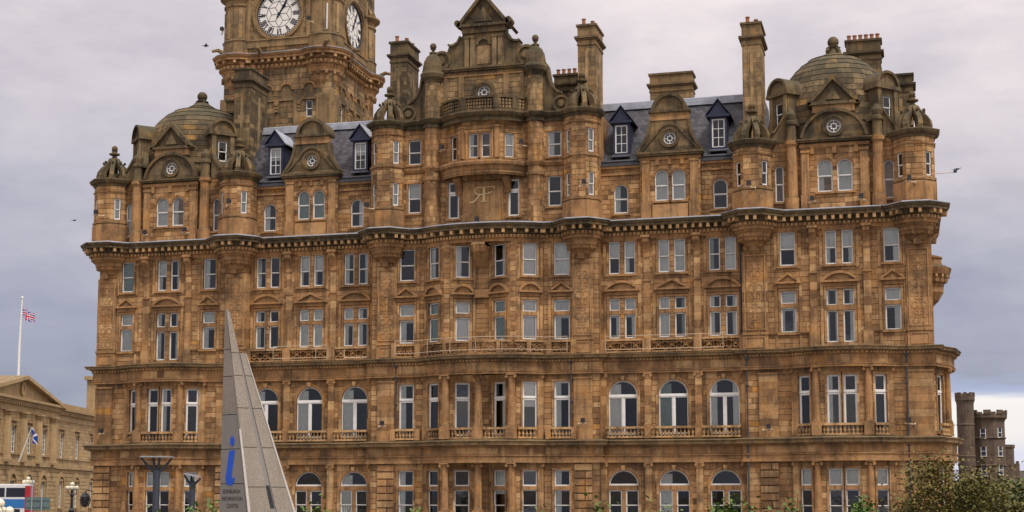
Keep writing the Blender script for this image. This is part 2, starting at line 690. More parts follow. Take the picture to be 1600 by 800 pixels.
def ashlar(F, s0, s1, z0, z1, ops=(), wall=None, h=.37, mat='sandstone', joint=.014, depth=.03, L=(.65, 1.35), off=0., keep=True, spread=1.0):
    """courses of dressed stone with recessed joints round rectangular openings (s0,s1,z0,z1)"""
    zs = {z0, z1}
    for a, b, c, d in ops:
        for z in (c, d):
            if z0 + .04 < z < z1 - .04:
                zs.add(z)
    zs = sorted(zs)
    for za, zb in zip(zs, zs[1:]):
        zm = (za + zb) / 2
        cut = sorted([(a, b) for a, b, c, d in ops if c < zm < d])
        free = []
        x = s0
        for a, b in cut:
            if a > x + .01:
                free.append((x, a))
            x = max(x, b)
        if x < s1 - .01:
            free.append((x, s1))
        for a, b in free:
            F.quad(wall, a, b, za, zb, off - depth, mat, -.6)
        n = max(1, round((zb - za) / h))
        hh = (zb - za) / n
        for k in range(n):
            ya, yb = za + k * hh, za + (k + 1) * hh
            for a, b in free:
                x = a
                first = True
                while x < b - .01:
                    l = R.uniform(*L)
                    if first and R.random() < .5:
                        l *= .6
                    first = False
                    e = x + l
                    if b - e < .3:
                        e = b
                    g = R.gauss(0, .33 * spread)
                    if R.random() < .07:
                        g += R.choice((-.5, .6, .75))
                    STONES.append((F, x, e, ya, yb, off, joint, depth, mat, max(-1, min(1, g)), keep))
                    x = e


def blocks(F, mb, s0, s1, o0, o1, z0, z1, mat='sandstone', h=.62, g=.35):
    """a shaft of stacked blocks, each its own tint, with fine joints"""
    n = max(1, round((z1 - z0) / h))
    for k in range(n):
        a, b = z0 + (z1 - z0) * k / n, z0 + (z1 - z0) * (k + 1) / n
        j = .008 if n > 1 else 0
        F.box(mb, s0, s1, o0, o1, a + (j if k else 0), b - (j if k < n - 1 else 0), mat, max(-1, min(1, R.gauss(.05, g))))
    if n > 1:
        F.box(mb, s0 + .01, s1 - .01, o0, o1 - .02, z0, z1, mat, -.9)


def stone_geom(mb, st):
    F, a, b, c, d, off, j, dp, mat, g, keep = st
    j2 = j / 2
    bv = min(.014, dp * .5)
    P = F.p
    k = R.uniform(-.004, .004)
    o1 = off + k
    o0 = off - dp
    q0 = [P(a + j2, o0, c + j2), P(b - j2, o0, c + j2), P(b - j2, o0, d - j2), P(a + j2, o0, d - j2)]
    e = j2 + bv
    q1 = [P(a + e, o1, c + e), P(b - e, o1, c + e), P(b - e, o1, d - e), P(a + e, o1, d - e)]
    mb.face(q1, mat, g or .001)
    for i in range(4):
        i2 = (i + 1) % 4
        mb.face([q0[i], q0[i2], q1[i2], q1[i]], mat, g or .001)


def emit_stones(parent):
    def size(st):
        F, a, b, c, d = st[:5]
        x, y, z = F.p((a + b) / 2, 0, (c + d) / 2)
        if not st[10] or F.n[1] > -.5 or z < 1.4 or abs(x) > 31.9 or (c < 5.5 and x > 27.5):
            return 0
        return (b - a) * (d - c) / ((x - 30) ** 2 + (y + 103) ** 2)
    order = sorted(range(len(STONES)), key=lambda i: -size(STONES[i]))
    top = set(order[:300])
    rest = MB()
    for i, st in enumerate(STONES):
        if i in top:
            m = MB()
            stone_geom(m, st)
            build('stone', m, parent)
        else:
            stone_geom(rest, st)
    build('stonework', rest, parent, kind='stuff')
    STONES.clear()


# ---------------------------------------------------------------- windows
ROOM = MB()           # dark rooms behind the glass, built once as part of the hotel
CUR = {'p': ('net_curtain', 0, 1), 'w': ('white_curtain', 0, 1), 'g': ('green_curtain', 0, 1)}


def opening(sp):
    s, z0, w, h = sp[:4]
    return (s - w / 2, s + w / 2, z0, z0 + h)


def reveal(F, mb, sp, mat, dp=.3, o1=0.0, room=True, hides=True):
    """jambs, sill, soffit of an opening, and the dark room behind it"""
    s, z0, w, h, kind = sp[:5]
    a, b, c, d = s - w / 2, s + w / 2, z0, z0 + h
    P = F.p
    o0 = -dp
    arch = kind in 'AFG'
    zt = d - w / 2 if arch else d
    mb.face([P(a, o1, c), P(a, o1, zt), P(a, o0, zt), P(a, o0, c)], mat)
    mb.face([P(b, o0, c), P(b, o0, zt), P(b, o1, zt), P(b, o1, c)], mat)
    mb.face([P(a, o0, c), P(b, o0, c), P(b, o1, c), P(a, o1, c)], mat)
    if arch:
        ar = F.arcpts(s, zt, w / 2, 0, 180, 14)
        for (x, z), (x2, z2) in zip(ar, ar[1:]):
            mb.face([P(x, o1, z), P(x2, o1, z2), P(x2, o0, z2), P(x, o0, z)], mat)
        n = len(ar) // 2
        mb.face([P(b, o1 - .004, d)] + [P(x, o1 - .004, z) for x, z in reversed(ar[:n + 1])], mat, .12)
        mb.face([P(a, o1 - .004, d)] + [P(x, o1 - .004, z) for x, z in reversed(ar[n:])], mat, -.1)
    else:
        mb.face([P(a, o1, d), P(b, o1, d), P(b, o0, d), P(a, o0, d)], mat)
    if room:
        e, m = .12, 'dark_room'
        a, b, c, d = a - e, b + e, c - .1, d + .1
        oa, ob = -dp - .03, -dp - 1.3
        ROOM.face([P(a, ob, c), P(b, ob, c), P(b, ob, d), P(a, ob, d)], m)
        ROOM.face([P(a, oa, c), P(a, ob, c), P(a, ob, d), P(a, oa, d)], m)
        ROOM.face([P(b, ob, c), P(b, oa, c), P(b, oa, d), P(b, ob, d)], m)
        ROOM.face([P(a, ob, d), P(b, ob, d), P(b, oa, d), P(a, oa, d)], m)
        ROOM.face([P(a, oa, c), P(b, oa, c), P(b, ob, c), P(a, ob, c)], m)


def window(F, sp, parent, dp=.19, o1=0., frame='white_paint', mull='sandstone'):
    """white timber window: frame (the part) with panes, stone bars and curtains as its sub-parts"""
    s, z0, w, h, kind, cur = sp
    fr, st, panes = MB(), MB(), []
    of, ob = o1 - dp + .06, o1 - dp - .03
    a, b, c, d = s - w / 2, s + w / 2, z0, z0 + h

    def light(sa, sb, za, zb, t=.055, sill=.07, fo=0.):
        t *= 1.35
        F.box(fr, sa, sa + t, ob + fo, of + fo, za, zb, frame)
        F.box(fr, sb - t, sb, ob + fo, of + fo, za, zb, frame)
        F.box(fr, sa + t, sb - t, ob + fo, of + fo, za, za + sill, frame)
        F.box(fr, sa + t, sb - t, ob + fo, of + fo, zb - t, zb, frame)
        panes.append(([(sa + t, za + sill), (sb - t, za + sill), (sb - t, zb - t), (sa + t, zb - t)], fo))

    def arched(cs, cz, r, za, t=.06, fo=0., sill=.055):
        F.ring(fr, cs, cz, r - t, r, ob + fo, of + fo, frame, 0, 180, 12)
        if cz > za + .01:
            F.box(fr, cs - r, cs - r + t, ob + fo, of + fo, za, cz, frame)
            F.box(fr, cs + r - t, cs + r, ob + fo, of + fo, za, cz, frame)
        F.box(fr, cs - r + t, cs + r - t, ob + fo, of + fo, za, za + sill, frame)
        zz = max(cz, za + sill)
        panes.append(([(cs - r + t, za + sill), (cs + r - t, za + sill)] + [q for q in F.arcpts(cs, zz, r - t, 0, 180, 12)], fo))
    if kind == 'S':
        m = z0 + h * (.5 if h < 2.6 else .6)
        light(a, b, c, m + .03, .06, .12)
        light(a + .01, b - .01, m - .02, d, .05, .05, .035)
    elif kind == 'T':
        zt, zu = z0 + h * .60, z0 + h * .70
        light(a, b, c, zt, .07, .10)
        light(a, b, zu, d, .07, .07)
        F.box(st, a - .12, b + .12, ob - .05, o1 + .03, zt, zu, mull)
    elif kind == 'A':
        r = w / 2
        m = z0 + h * .5
        light(a, b, c, m + .03, .07, .12)
        arched(s, d - r, r, m - .02, .07, .035)
    elif kind == 'F':
        r = w / 2
        zt = d - r
        arched(s, zt, r, zt, .09)
        F.box(fr, a, b, ob - .02, of + .05, zt - .15, zt - .002, frame)
        F.box(fr, s - .06, s + .06, ob - .02, of + .03, c, zt - .152, frame)
        light(a, s - .06, c, zt - .152, .055, .14)
        light(s + .06, b, c, zt - .152, .055, .14)
    elif kind == 'G':
        r = w / 2
        zt = d - r
        arched(s, zt, r, zt, .08, 0, .12)
        F.box(st, a - .1, b + .1, ob - .05, o1 - .04, zt - .33, zt, mull)
        F.box(st, s - .14, s + .14, ob - .05, o1 - .06, c, zt - .332, mull)
        for x, y in ((a, s - .14), (s + .14, b)):
            mz = zt - 1.42
            light(x, y, mz, zt - .332, .06, .05)
            light(x + .003, y - .003, c, mz + .05, .06, .1, -.05)
    elif kind == 'H':                       # ground floor: two lights divided by a stone transom
        zt, zu = d - 1.42, d - 1.15
        light(a, b, zu, d, .07, .10)
        mz = zt - 1.12
        light(a, b, mz, zt, .06, .05)
        light(a + .003, b - .003, c, mz + .05, .06, .1, -.05)
        F.box(st, a - .1, b + .1, ob - .05, o1 + .04, zt, zu, mull)
    elif kind == 'M':
        zt = z0 + h * .70
        light(a, b, c, zt - .05, .10, .14)
        light(a, b, zt + .07, d, .10, .05)
        F.box(fr, a, b, ob, of + .05, zt - .048, zt + .068, frame)
    elif kind == 'D':
        light(a, b, c, d, .07, .08)
        panes.clear()
        F.box(fr, s - .02, s + .02, ob, of - .015, c + .08, d - .07, frame)
        zz = [c + .08 + (d - c - .15) * k / 3 for k in range(4)]
        for k in range(3):
            if k:
                F.box(fr, a + .07, b - .07, ob + .005, of - .02, zz[k] - .02, zz[k] + .02, frame)
            for x, y in ((a + .07, s - .02), (s + .02, b - .07)):
                panes.append(([(x, zz[k] + .02), (y, zz[k] + .02), (y, zz[k + 1] - .02), (x, zz[k + 1] - .02)], 0))
    elif kind == 'O':
        r = w / 2
        cz = z0 + h / 2
        F.ring(fr, s, cz, r - .09, r, ob, of, frame, 0, 360, 20)
        q = r * .42
        F.strip(fr, [(s - q, cz - q), (s + q, cz - q), (s + q, cz + q), (s - q, cz + q)], .07, ob, of, frame, 0, True)
        for k in range(4):
            ca, sa = (1, 0, -1, 0)[k], (0, 1, 0, -1)[k]
            x0, x1 = sorted((s + ca * q, s + ca * (r - .09)))
            y0, y1 = sorted((cz + sa * q, cz + sa * (r - .09)))
            if k % 2:
                x0, x1 = s - .035, s + .035
            else:
                y0, y1 = cz - .035, cz + .035
            F.box(fr, x0, x1, ob, of - .01, y0, y1, frame)
        panes.append((F.arcpts(s, cz, r - .09, 0, 342, 19), 0))
    wo = build('window', fr, parent)
    if st.v:
        build('stone_bar', st, wo)
    for poly, fo in panes:
        pm = MB()
        o = (of + ob) / 2 + fo
        ta, tb = R.gauss(0, .014), R.gauss(0, .014)
        pm.face([F.p(x, o + ta * (x - s) + tb * (z - z0 - h / 2), z) for x, z in poly], 'glass')
        build('pane', pm, wo)
    oc = ob - .05

    def drape(x0, x1, z0_, z1_, mat, nm, wave=.04):
        m = MB()
        n = max(4, int((x1 - x0) / .09))
        for k in range(n):
            u0, u1 = x0 + (x1 - x0) * k / n, x0 + (x1 - x0) * (k + 1) / n
            p0, p1 = oc + (wave if k % 2 else 0), oc + (0 if k % 2 else wave)
            m.face([F.p(u0, p0, z0_), F.p(u1, p1, z0_), F.p(u1, p1, z1_), F.p(u0, p0, z1_)], mat)
        build(nm, m, wo)
    if cur:
        mat = {'w': 'white_curtain', 'g': 'green_curtain'}.get(cur[-1], 'net_curtain')
        zt = d - (w * .12 if kind in 'AFG' else 0)
        for ch in cur:
            if ch == 'p':
                drape(a, b, c, zt, mat, 'curtain')
            elif ch == 'l':
                drape(a, a + w * .42, c, zt, mat, 'curtain')
            elif ch == 'r':
                drape(b - w * .42, b, c, zt, mat, 'curtain')
            elif ch == 'b':
                drape(a, a + w * .24, c, zt, mat, 'curtain')
                drape(b - w * .24, b, c, zt, mat, 'curtain')
            elif ch == 't':
                drape(a, b, d - h * .47, d, mat, 'blind', 0.)
            elif ch == 's':
                drape(a, b, d - h * .3, d, mat, 'blind', 0.)
    return wo


def architrave(F, mb, sp, w=.16, o=.07, mat='sandstone', sill=True):
    s, z0, ww, h, kind = sp[:5]
    a, b, c, d = s - ww / 2, s + ww / 2, z0, z0 + h
    if kind in 'AFG':
        zt = d - ww / 2
        blocks(F, mb, a - w, a, -.05, o, c, zt, mat, .7)
        blocks(F, mb, b, b + w, -.05, o, c, zt, mat, .7)
        F.ring(mb, s, zt, ww / 2, ww / 2 + w, -.05, o, mat)
        F.ring(mb, s, zt, ww / 2 + w - .06, ww / 2 + w + .02, o - .02, o + .035, mat)
        F.slab(mb, [(s - .1, d + .01), (s + .1, d + .01), (s + .16, d + .34), (s - .16, d + .34)], -.02, o + .12, mat, .3)
    else:
        blocks(F, mb, a - w, a, -.05, o, c, d, mat, .7)
        blocks(F, mb, b, b + w, -.05, o, c, d, mat, .7)
        F.box(mb, a - w - .02, b + w + .02, -.05, o + .02, d, d + w, mat)
    if sill:
        F.box(mb, a - w - .08, b + w + .08, -.2, o + .09, c - .16, c - .002, mat)


# ---------------------------------------------------------------- the hotel
HOTEL = thing('hotel_building', 'long brown sandstone hotel with domes, turrets and rows of white sash windows', 'hotel', (0, 0, 0))
SS, OC = 'sandstone', 'soot_shade_stone'
WALL = MB()
F0, FW = Fr(0, 0, 0), Fr(0, .66, 0)
XC = 31.8                    # half length of the front
BOWC = [(-4.6, 0), (-2.75, -.95), (-2.3, -.95), (-.5, -.2), (.5, -.2), (2.3, -.95), (2.75, -.95), (4.6, 0)]
PB = [(-29.1, 0), (-27.5, -.9), (-23.98, -.9), (-22.38, 0)]     # left pavilion bow, lower storeys
SB = [(XC, .7), (32.62, 2.4), (32.95, 5.2), (32.62, 7.8), (XC, 9.5)]


def mir(p):
    return [(-x, y) for x, y in reversed(p)]


def bulge(x0, x1, y0, h, n=12):
    xm, hw = (x0 + x1) / 2, (x1 - x0) / 2
    return [(x0 + (x1 - x0) * k / n, y0 - h * max(0., 1 - abs((x0 + (x1 - x0) * k / n - xm) / hw) ** 2.6)) for k in range(n + 1)]


def octa(cx, cy, r, ks=None):
    rc = r / cos(pi / 8)
    ks = ks if ks is not None else range(8)
    return [(cx + rc * cos(rad(-157.5 + 45 * k)), cy + rc * sin(rad(-157.5 + 45 * k))) for k in ks]


T2, T3, TC = (19.9, 0.0, 1.33), (7.5, 0.1, 1.25), (31.0, 0.25, 1.36)


TCX = {-1: 30.78, 1: 31.15}


def turret_bulge(cx, cy, r, yl, yr):
    return [(cx - r, yl)] + octa(cx, cy, r, range(4)) + [(cx + r, yr)]


def corner_left():
    cx, cy, r = -30.95, TC[1], TC[2]
    return [(-XC, 12), (-XC, cy + r * .86)] + octa(cx, cy, r, (7, 0, 1, 2, 3)) + [(cx + r, 0)]


# plan path of the main cornice (bulging round every turret) and of the lower cornices
half = corner_left() + turret_bulge(-T2[0], T2[1], T2[2], 0, .66) + turret_bulge(-T3[0], T3[1], T3[2], .66, 0)
MAIN = half + bulge(-4.5, 4.5, 0, 1.15) + mir(half)
halfl = [(-XC, 12), (-XC, 0)] + bulge(-29.3, -22.2, 0, 1.25) + [(-19.1, 0), (-19.1, .66), (-8.75, .66), (-8.75, 0)]
LOW = halfl + bulge(-4.7, 4.7, 0, 1.55) + [(8.75, 0), (8.75, .66), (19.1, .66), (19.1, 0)] + bulge(22.2, 29.3, 0, 1.25) + [(XC, 0)] + \
    [(XC, .5)] + [(32.7, 2.2), (33.12, 5.2), (32.7, 8.0), (XC, 9.9), (XC, 12)]


def part_sweep(name, path, prof, mat=SS, closed=False):
    m = MB()
    m.sweep(path, prof, mat, closed)
    return build(name, m, HOTEL)


# --- storeys two and three
CW = {  # curtains, west front left to right
    3: ['pg', 'lt', 'r', 'l', 'l', '', 'bt', 'bt', 'l', 'r', '', 'l', 'lw', 'r', 'pw', 'p', 't', 'tl', 'p', 'p', 'lg', 'p', 't', 'tl', 'tr', 'tr'],
    2: ['p', 'l', 'r', 'lt', 'l', '', 'p', 'p', 'lt', 'l', 'lt', 'pg', 'pw', 'pg', 'pw', 'lt', 'tr', 'rt', 'p', 'rg', 'lw', 'r', 'bt', 'b', 'r', 'tr'],
    1: ['r', '', 'l', '', 'l', 'l', 'l', 'l', '', '', 'r', 'tw', 'l', 'lw', 'lg', 'b', '', 'l', '', ''],
    0: ['s', 's', 's', 's', 'l', '', 'l', 'l', '', '', 't', '', 'l', '', 'l', '', 's', 's', 's', 's'],
}


def facet_specs(pts, which):
    return [(frame_between(pts[i], pts[i + 1]), hypot(pts[i + 1][0] - pts[i][0], pts[i + 1][1] - pts[i][1])) for i in which]


def storey(n, z0, z1):
    """one upper storey: list of (frame, s0, s1, [window specs]) west front, left to right"""
    cs = iter(CW[n])
    zz = {3: (18.2, 2.4), 2: (13.5, 2.93)}[n]
    k = 'S' if n == 3 else 'T'

    def w(s, wd, z=None, kk=None):
        a, h = zz if z is None else z
        return (s, a, wd, h, kk or k, next(cs))
    deep = zz if n == 3 else (12.75, 3.72)
    segs = []
    segs.append((F0, -XC, -19.1, [w(-29.28, 1.06), w(-26.3, .76, deep), w(-25.18, .76, deep), w(-22.2, 1.06)]))
    segs.append((FW, -19.1, -8.75, [w(x + d, .80) for x in (-17.57, -13.93, -10.29) for d in (-.57, .57)]))
    segs.append((F0, -8.75, -4.6, [w(-5.95, 1.18)]))
    for i in range(7):
        F, l = facet_specs(BOWC, [i])[0]
        segs.append((F, 0, l, [w(l / 2, 1.06)] if i in (0, 2, 4, 6) else []))
    segs.append((F0, 4.6, 8.75, [w(5.95, 1.18)]))
    segs.append((FW, 8.75, 19.1, [w(x + d, .80) for x in (10.29, 13.93, 17.57) for d in (-.57, .57)]))
    segs.append((F0, 19.1, XC, [w(22.2, 1.06), w(25.18, .76, deep), w(26.3, .76, deep), w(29.28, 1.06)]))
    return segs


TRIM = MB()
for n, z0, z1 in ((2, 12.3, 17.0), (3, 17.0, 20.8)):
    for F, s0, s1, ws in storey(n, z0, z1):
        ashlar(F, s0, s1, z0, z1, [opening(w) for w in ws], WALL, spread=.75)
        for w in ws:
            reveal(F, WALL, w, SS)
            window(F, w, HOTEL)
        # surrounds: paired lights share one architrave
        i = 0
        while i < len(ws):
            w = ws[i]
            pair = i + 1 < len(ws) and abs(ws[i + 1][0] - w[0]) < 1.3
            if pair:
                v = ws[i + 1]
                tot = ((w[0] + v[0]) / 2, w[1], v[0] - w[0] + w[2], w[3], 'S', '')
                F.box(TRIM, w[0] + w[2] / 2 + .003, v[0] - v[2] / 2 - .003, -.28, .03, w[1], w[1] + w[3], SS, .2)
                i += 2
            else:
                tot = w
                i += 1
            m = MB()
            architrave(F, m, tot, .15 if tot[2] > 1 else .12, .06, SS, n == 3 or w[1] > 13)
            build('window_surround', m, HOTEL)
            for q in (-1, 1):                   # plain raised strips each side of the lights
                m = MB()
                x = tot[0] + q * (tot[2] / 2 + .31)
                blocks(F, m, x - .1, x + .1, -.03, .055, 12.45 if n == 2 else 17.95, 16.9 if n == 2 else 20.3, SS, .9, .3)
                F.box(m, x - .14, x + .14, -.03, .1, 16.9 if n == 2 else 20.3, 17.0 if n == 2 else 20.42, SS)
                build('raised_strip', m, HOTEL)
            if n == 2:                          # pediments over the second floor windows
                m = MB()
                s, wd = tot[0], tot[2] + .62
                ztop = 16.43
                zb = 17.06
                F.box(m, s - wd / 2 + .12, s + wd / 2 - .12, -.02, .1, ztop + .22, zb - .14, SS, -.2)
                F.box(m, s - wd / 2 - .04, s + wd / 2 + .04, -.02, .3, zb - .13, zb, SS)
                wing = F is FW
                centre = min((-25.74, -13.93, 13.93, 25.74), key=lambda q: abs(q - s))
                seg = (abs(s - centre) > 1) if wing else (abs(abs(s) - 25.74) < .2 or (F is not F0))
                if seg:
                    rr = (wd * wd / 4 + .62 ** 2) / (2 * .62)
                    a = degrees(asin(min(1, wd / 2 / rr)))
                    F.ring(m, s, zb + .62 - rr, rr - .14, rr + .03, -.02, .28, SS, 90 - a, 90 + a, 10)
                    pl = F.arcpts(s, zb + .62 - rr, rr - .13, 90 - a * .93, 90 + a * .93, 10)
                    F.slab(m, pl, -.02, .05, SS, .15)
                else:
                    hh = .66
                    F.strip(m, [(s + wd / 2 + .06, zb), (s, zb + hh), (s - wd / 2 - .06, zb)], .13, -.02, .28, SS)
                    F.slab(m, [(s - wd / 2 + .1, zb), (s + wd / 2 - .1, zb), (s, zb + hh - .04)], -.02, .05, SS, .15)
                    F.slab(m, [(s - wd * .13, zb + .03), (s + wd * .13, zb + .03), (s, zb + hh * .55)], .0, .1, SS, .3)
                build('pediment', m, HOTEL)


def ionic(mb, F, s, o, w, z0, z1, mat=SS, round_=False, r=.26):
    """pilaster or column with base, shaft and a scrolled capital"""
    if round_:
        x, y, _ = F.p(s, o, 0)
        H = z1 - z0
        F.box(mb, s - r * 1.35, s + r * 1.35, o - r * 1.35, o + r * 1.35, z0, z0 + .14, mat)
        mb.lathe(x, y, [(r * 1.28, z0 + .14), (r * 1.3, z0 + .22), (r * 1.05, z0 + .3), (r, z0 + .36), (r * 1.0, z0 + H * .4), (r * .86, z1 - .36),
                        (r * .98, z1 - .33), (r * .98, z1 - .28), (r * 1.1, z1 - .16)], mat, 14)
        F.box(mb, s - r * 1.3, s + r * 1.3, o - r * 1.2, o + r * 1.3, z1 - .1, z1, mat)
        ww, oo = r * 1.15, o + r * .9
    else:
        F.box(mb, s - w / 2 - .05, s + w / 2 + .05, -.05, o + .05, z0, z0 + .22, mat)
        blocks(F, mb, s - w / 2, s + w / 2, -.05, o, z0 + .22, z1 - .26, mat)
        F.box(mb, s - w / 2 - .03, s + w / 2 + .03, -.05, o + .03, z1 - .4, z1 - .34, mat)
        F.box(mb, s - w / 2 - .08, s + w / 2 + .08, -.05, o + .07, z1 - .1, z1, mat)
        F.box(mb, s - w / 2, s + w / 2, -.05, o + .02, z1 - .258, z1 - .1, mat)
        ww, oo = w / 2 + .01, o
    for q in (-1, 1):                       # volutes
        P = [F.p(s + q * ww + .11 * cos(a) * 1.0, oo + .09, z1 - .2 + .11 * sin(a)) for a in [2 * pi * k / 10 for k in range(10)]]
        Q = [F.p(s + q * ww + .11 * cos(a) * 1.0, oo - .1, z1 - .2 + .11 * sin(a)) for a in [2 * pi * k / 10 for k in range(10)]]
        mb.face(P, mat)
        for k in range(10):
            k2 = (k + 1) % 10
            mb.face([P[k2], P[k], Q[k], Q[k2]], mat)


def console(mb, F, s, w, z0, z1, o, mat=SS):
    """scrolled bracket"""
    H = z1 - z0
    prof = [(-.02, z0), (.10, z0), (.16, z0 + H * .12), (.13, z0 + H * .3), (.2, z0 + H * .48), (o * .6, z0 + H * .66), (o * .95, z0 + H * .8), (o, z0 + H * .9), (o * .96, z1), (-.02, z1)]
    n = len(prof)
    A = [F.p(s - w / 2, q, z) for q, z in prof]
    B = [F.p(s + w / 2, q, z) for q, z in prof]
    mb.face(A, mat)
    mb.face(list(reversed(B)), mat)
    for k in range(n):
        k2 = (k + 1) % n
        mb.face([A[k2], A[k], B[k], B[k2]], mat)


# pilaster strips between the bays of storeys two and three, with consoles under the cornice
for F, xs in ((F0, (-27.6, -23.95, 23.95, 27.6)), (FW, (-15.75, -12.11, 12.11, 15.75))):
    for x in xs:
        m = MB()
        F.box(m, x - .34, x + .34, -.02, .13, 12.32, 13.5, SS, .2)
        blocks(F, m, x - .25, x + .25, -.02, .1, 13.5, 17.6)
        F.box(m, x - .3, x + .3, -.02, .16, 17.6, 17.75, SS)
        blocks(F, m, x - .22, x + .22, -.02, .1, 17.75, 19.3)
        console(m, F, x, .46, 19.2, 20.72, .62)
        F.box(m, x - .33, x + .33, -.02, .68, 20.72, 20.9, SS)
        build('pilaster', m, HOTEL)
m = MB()
console(m, F0, 0, 1.0, 17.3, 20.72, 1.35)
F0.strip(m, [(-.5, 20.5), (.5, 20.5)], .2, .2, 1.42, SS, .8)
console(m, F0, -.3, .16, 17.5, 20.6, 1.42)
console(m, F0, .3, .16, 17.5, 20.6, 1.42)
F0.box(m, -.55, .55, -.02, .5, 16.7, 17.3, SS)
build('bracket', m, HOTEL)
# broad panelled strips under the turrets
for sx in (-1, 1):
    for c, w, F in ((T2[0], 1.75, F0), (T3[0], 1.55, F0), (31.0, 1.62, F0)):
        x = sx * c
        m = MB()
        o = .16
        a, b = x - w / 2, x + w / 2
        F.box(m, a, b, -.7, o, 12.32, 13.4, SS, .1)
        F.box(m, a - .05, b + .05, -.7, o + .08, 13.4, 13.56, SS)
        F.strip(m, [(a + .25, 12.55), (b - .25, 12.55), (b - .25, 13.2), (a + .25, 13.2)], -.07, o - .02, o + .05, SS, .1, True)
        blocks(F, m, a, b, -.7, o, 13.56, 19.3, SS, .75)
        F.strip(m, [(a + .2, 13.8), (b - .2, 13.8), (b - .2, 19.0), (a + .2, 19.0)], -.08, o - .02, o + .06, SS, .1, True)
        # carved drop ornament: vase, scrolls, lozenge, mask
        for k in range(9):
            z = 14.1 + k * .52
            r = (.30, .2, .34, .16, .28, .36, .2, .3, .26)[k]
            F.ring(m, x - r * .75, z, r * .62, r * .62 + .05, o - .02, o + .025, SS, 30, 300, 8)
            F.ring(m, x + r * .75, z, r * .62, r * .62 + .05, o - .02, o + .025, SS, -120, 150, 8)
            F.slab(m, [(x - r * .4, z), (x, z - .26), (x + r * .4, z), (x, z + .26)], o - .02, o + .03, SS, .1)
        build('carved_pilaster', m, HOTEL)
        # corbel carrying the turret
        cx, cy, r = (sx * T2[0], T2[1], T2[2]) if c == T2[0] else (sx * T3[0], T3[1], T3[2]) if c == T3[0] else (sx * 30.95, TC[1], TC[2])
        m = MB()
        q = 1 / cos(pi / 8)
        m.lathe(cx, cy, [(.12, 19.05), (.3, 19.2), (.42, 19.42), (.4, 19.55), (.62, 19.66), (.75, 19.9), (.98 * q, 20.0), (1.03 * q, 20.2), (1.12 * q, 20.28),
                         (1.15 * q, 20.5), (r * q * .97, 20.6), (r * q * 1.0, 20.9)], SS, 8, pi / 8)
        for k in range(16):
            a = rad(-180 + 22.5 * k)
            if sin(a) < .2:
                g = Fr(cx, cy, degrees(a) + 90)
                g.box(m, -.07, .07, .9, 1.14, 20.02, 20.19, SS, -.2)
        F0.slab(m, [(x - .22, 19.28), (x + .22, 19.28), (x + .26, 19.6), (x, 19.78), (x - .26, 19.6)], .2, .62, SS, -.5)
        build('corbel', m, HOTEL)

# --- main cornice with modillions and dentils
part_sweep('bed_moulding', MAIN, [(0, 20.72), (.1, 20.72), (.1, 20.94), (.16, 20.97), (.16, 21.24)])
part_sweep('main_cornice', MAIN, [(.16, 21.242), (.3, 21.27), (.3, 21.56), (.74, 21.58), (.74, 21.74), (.82, 21.8), (.9, 21.96), (.3, 22.12), (0, 22.14)], OC)  # sooty crown; on soffit and behind modillions the dark colour paints shade
part_sweep('lead_flashing', MAIN, [(.88, 21.965), (.92, 21.97), (.92, 22.02), (.62, 22.11), (.5, 22.08)], 'lead')


def along(path, pitch, skip_back=True):
    """frames spaced evenly along every straight run of a plan path"""
    out = []
    for p, q in zip(path, path[1:]):
        l = hypot(q[0] - p[0], q[1] - p[1])
        F = frame_between(p, q)
        if l < pitch * .6 or (skip_back and (F.n[1] > .3 or min(p[1], q[1]) > 9.5)):
            continue
        n = max(1, round(l / pitch))
        for k in range(n):
            out.append((F, l * (k + .5) / n))
    return out


def repeats(name, path, pitch, w, o0, o1, z0, z1, stuff=False, mat=SS):
    if stuff:
        m = MB()
        for F, s in along(path, pitch):
            F.box(m, s - w / 2, s + w / 2, o0, o1, z0, z1, mat, .7)
        return build(name, m, HOTEL, kind='stuff')
    base = MB()
    Fr(0, 0, 0).box(base, -w / 2, w / 2, o0, o1, 0, z1 - z0, mat, .8)  # pale tint paints the fronts brighter against the darkened soffit
    me = mesh_of(name, base, (0, 0, 0))
    for F, s in along(path, pitch):
        x, y, _ = F.p(s, 0, 0)
        put(name, me, (x, y, z0), HOTEL, rad(F.ang))


repeats('modillion', MAIN, .56, .22, .28, .7, 21.29, 21.575)
repeats('dentil', MAIN, .3, .15, .14, .30, 21.0, 21.2, True)

# --- cornice and parapets over the first floor
part_sweep('entablature', LOW, [(0, 10.96), (.26, 10.96), (.26, 11.1), (.3, 11.12), (.3, 11.16), (.2, 11.2), (.2, 11.8), (.28, 11.84), (.28, 12.0)])
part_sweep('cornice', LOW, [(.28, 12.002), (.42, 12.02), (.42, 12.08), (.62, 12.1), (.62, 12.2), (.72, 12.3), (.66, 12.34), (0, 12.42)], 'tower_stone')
DUM = MB()
for p, q in zip(LOW, LOW[1:]):
    if min(p[1], q[1]) > 9.5 or hypot(q[0] - p[0], q[1] - p[1]) < .4:
        continue
    F, l = frame_between(p, q), hypot(q[0] - p[0], q[1] - p[1])
    for z0, z1 in ((11.22, 11.79), (5.16, 5.65)):
        ashlar(F, 0, l, z0, z1, [], DUM, .6, SS, .016, .02, (.9, 1.9), off=.212, keep=False)
repeats('dentil', LOW, .25, .12, .26, .4, 11.87, 11.985, True)
part_sweep('string_course', [(-30.2, 0), (-27.9, 0)], [(0, 13.38), (.12, 13.4), (.16, 13.5), (0, 13.54)])
for a, b in ((-23.6, -20.8), (20.8, 23.6), (27.9, 30.2)):
    part_sweep('string_course', [(a, 0), (b, 0)], [(0, 13.38), (.12, 13.4), (.16, 13.5), (0, 13.54)])
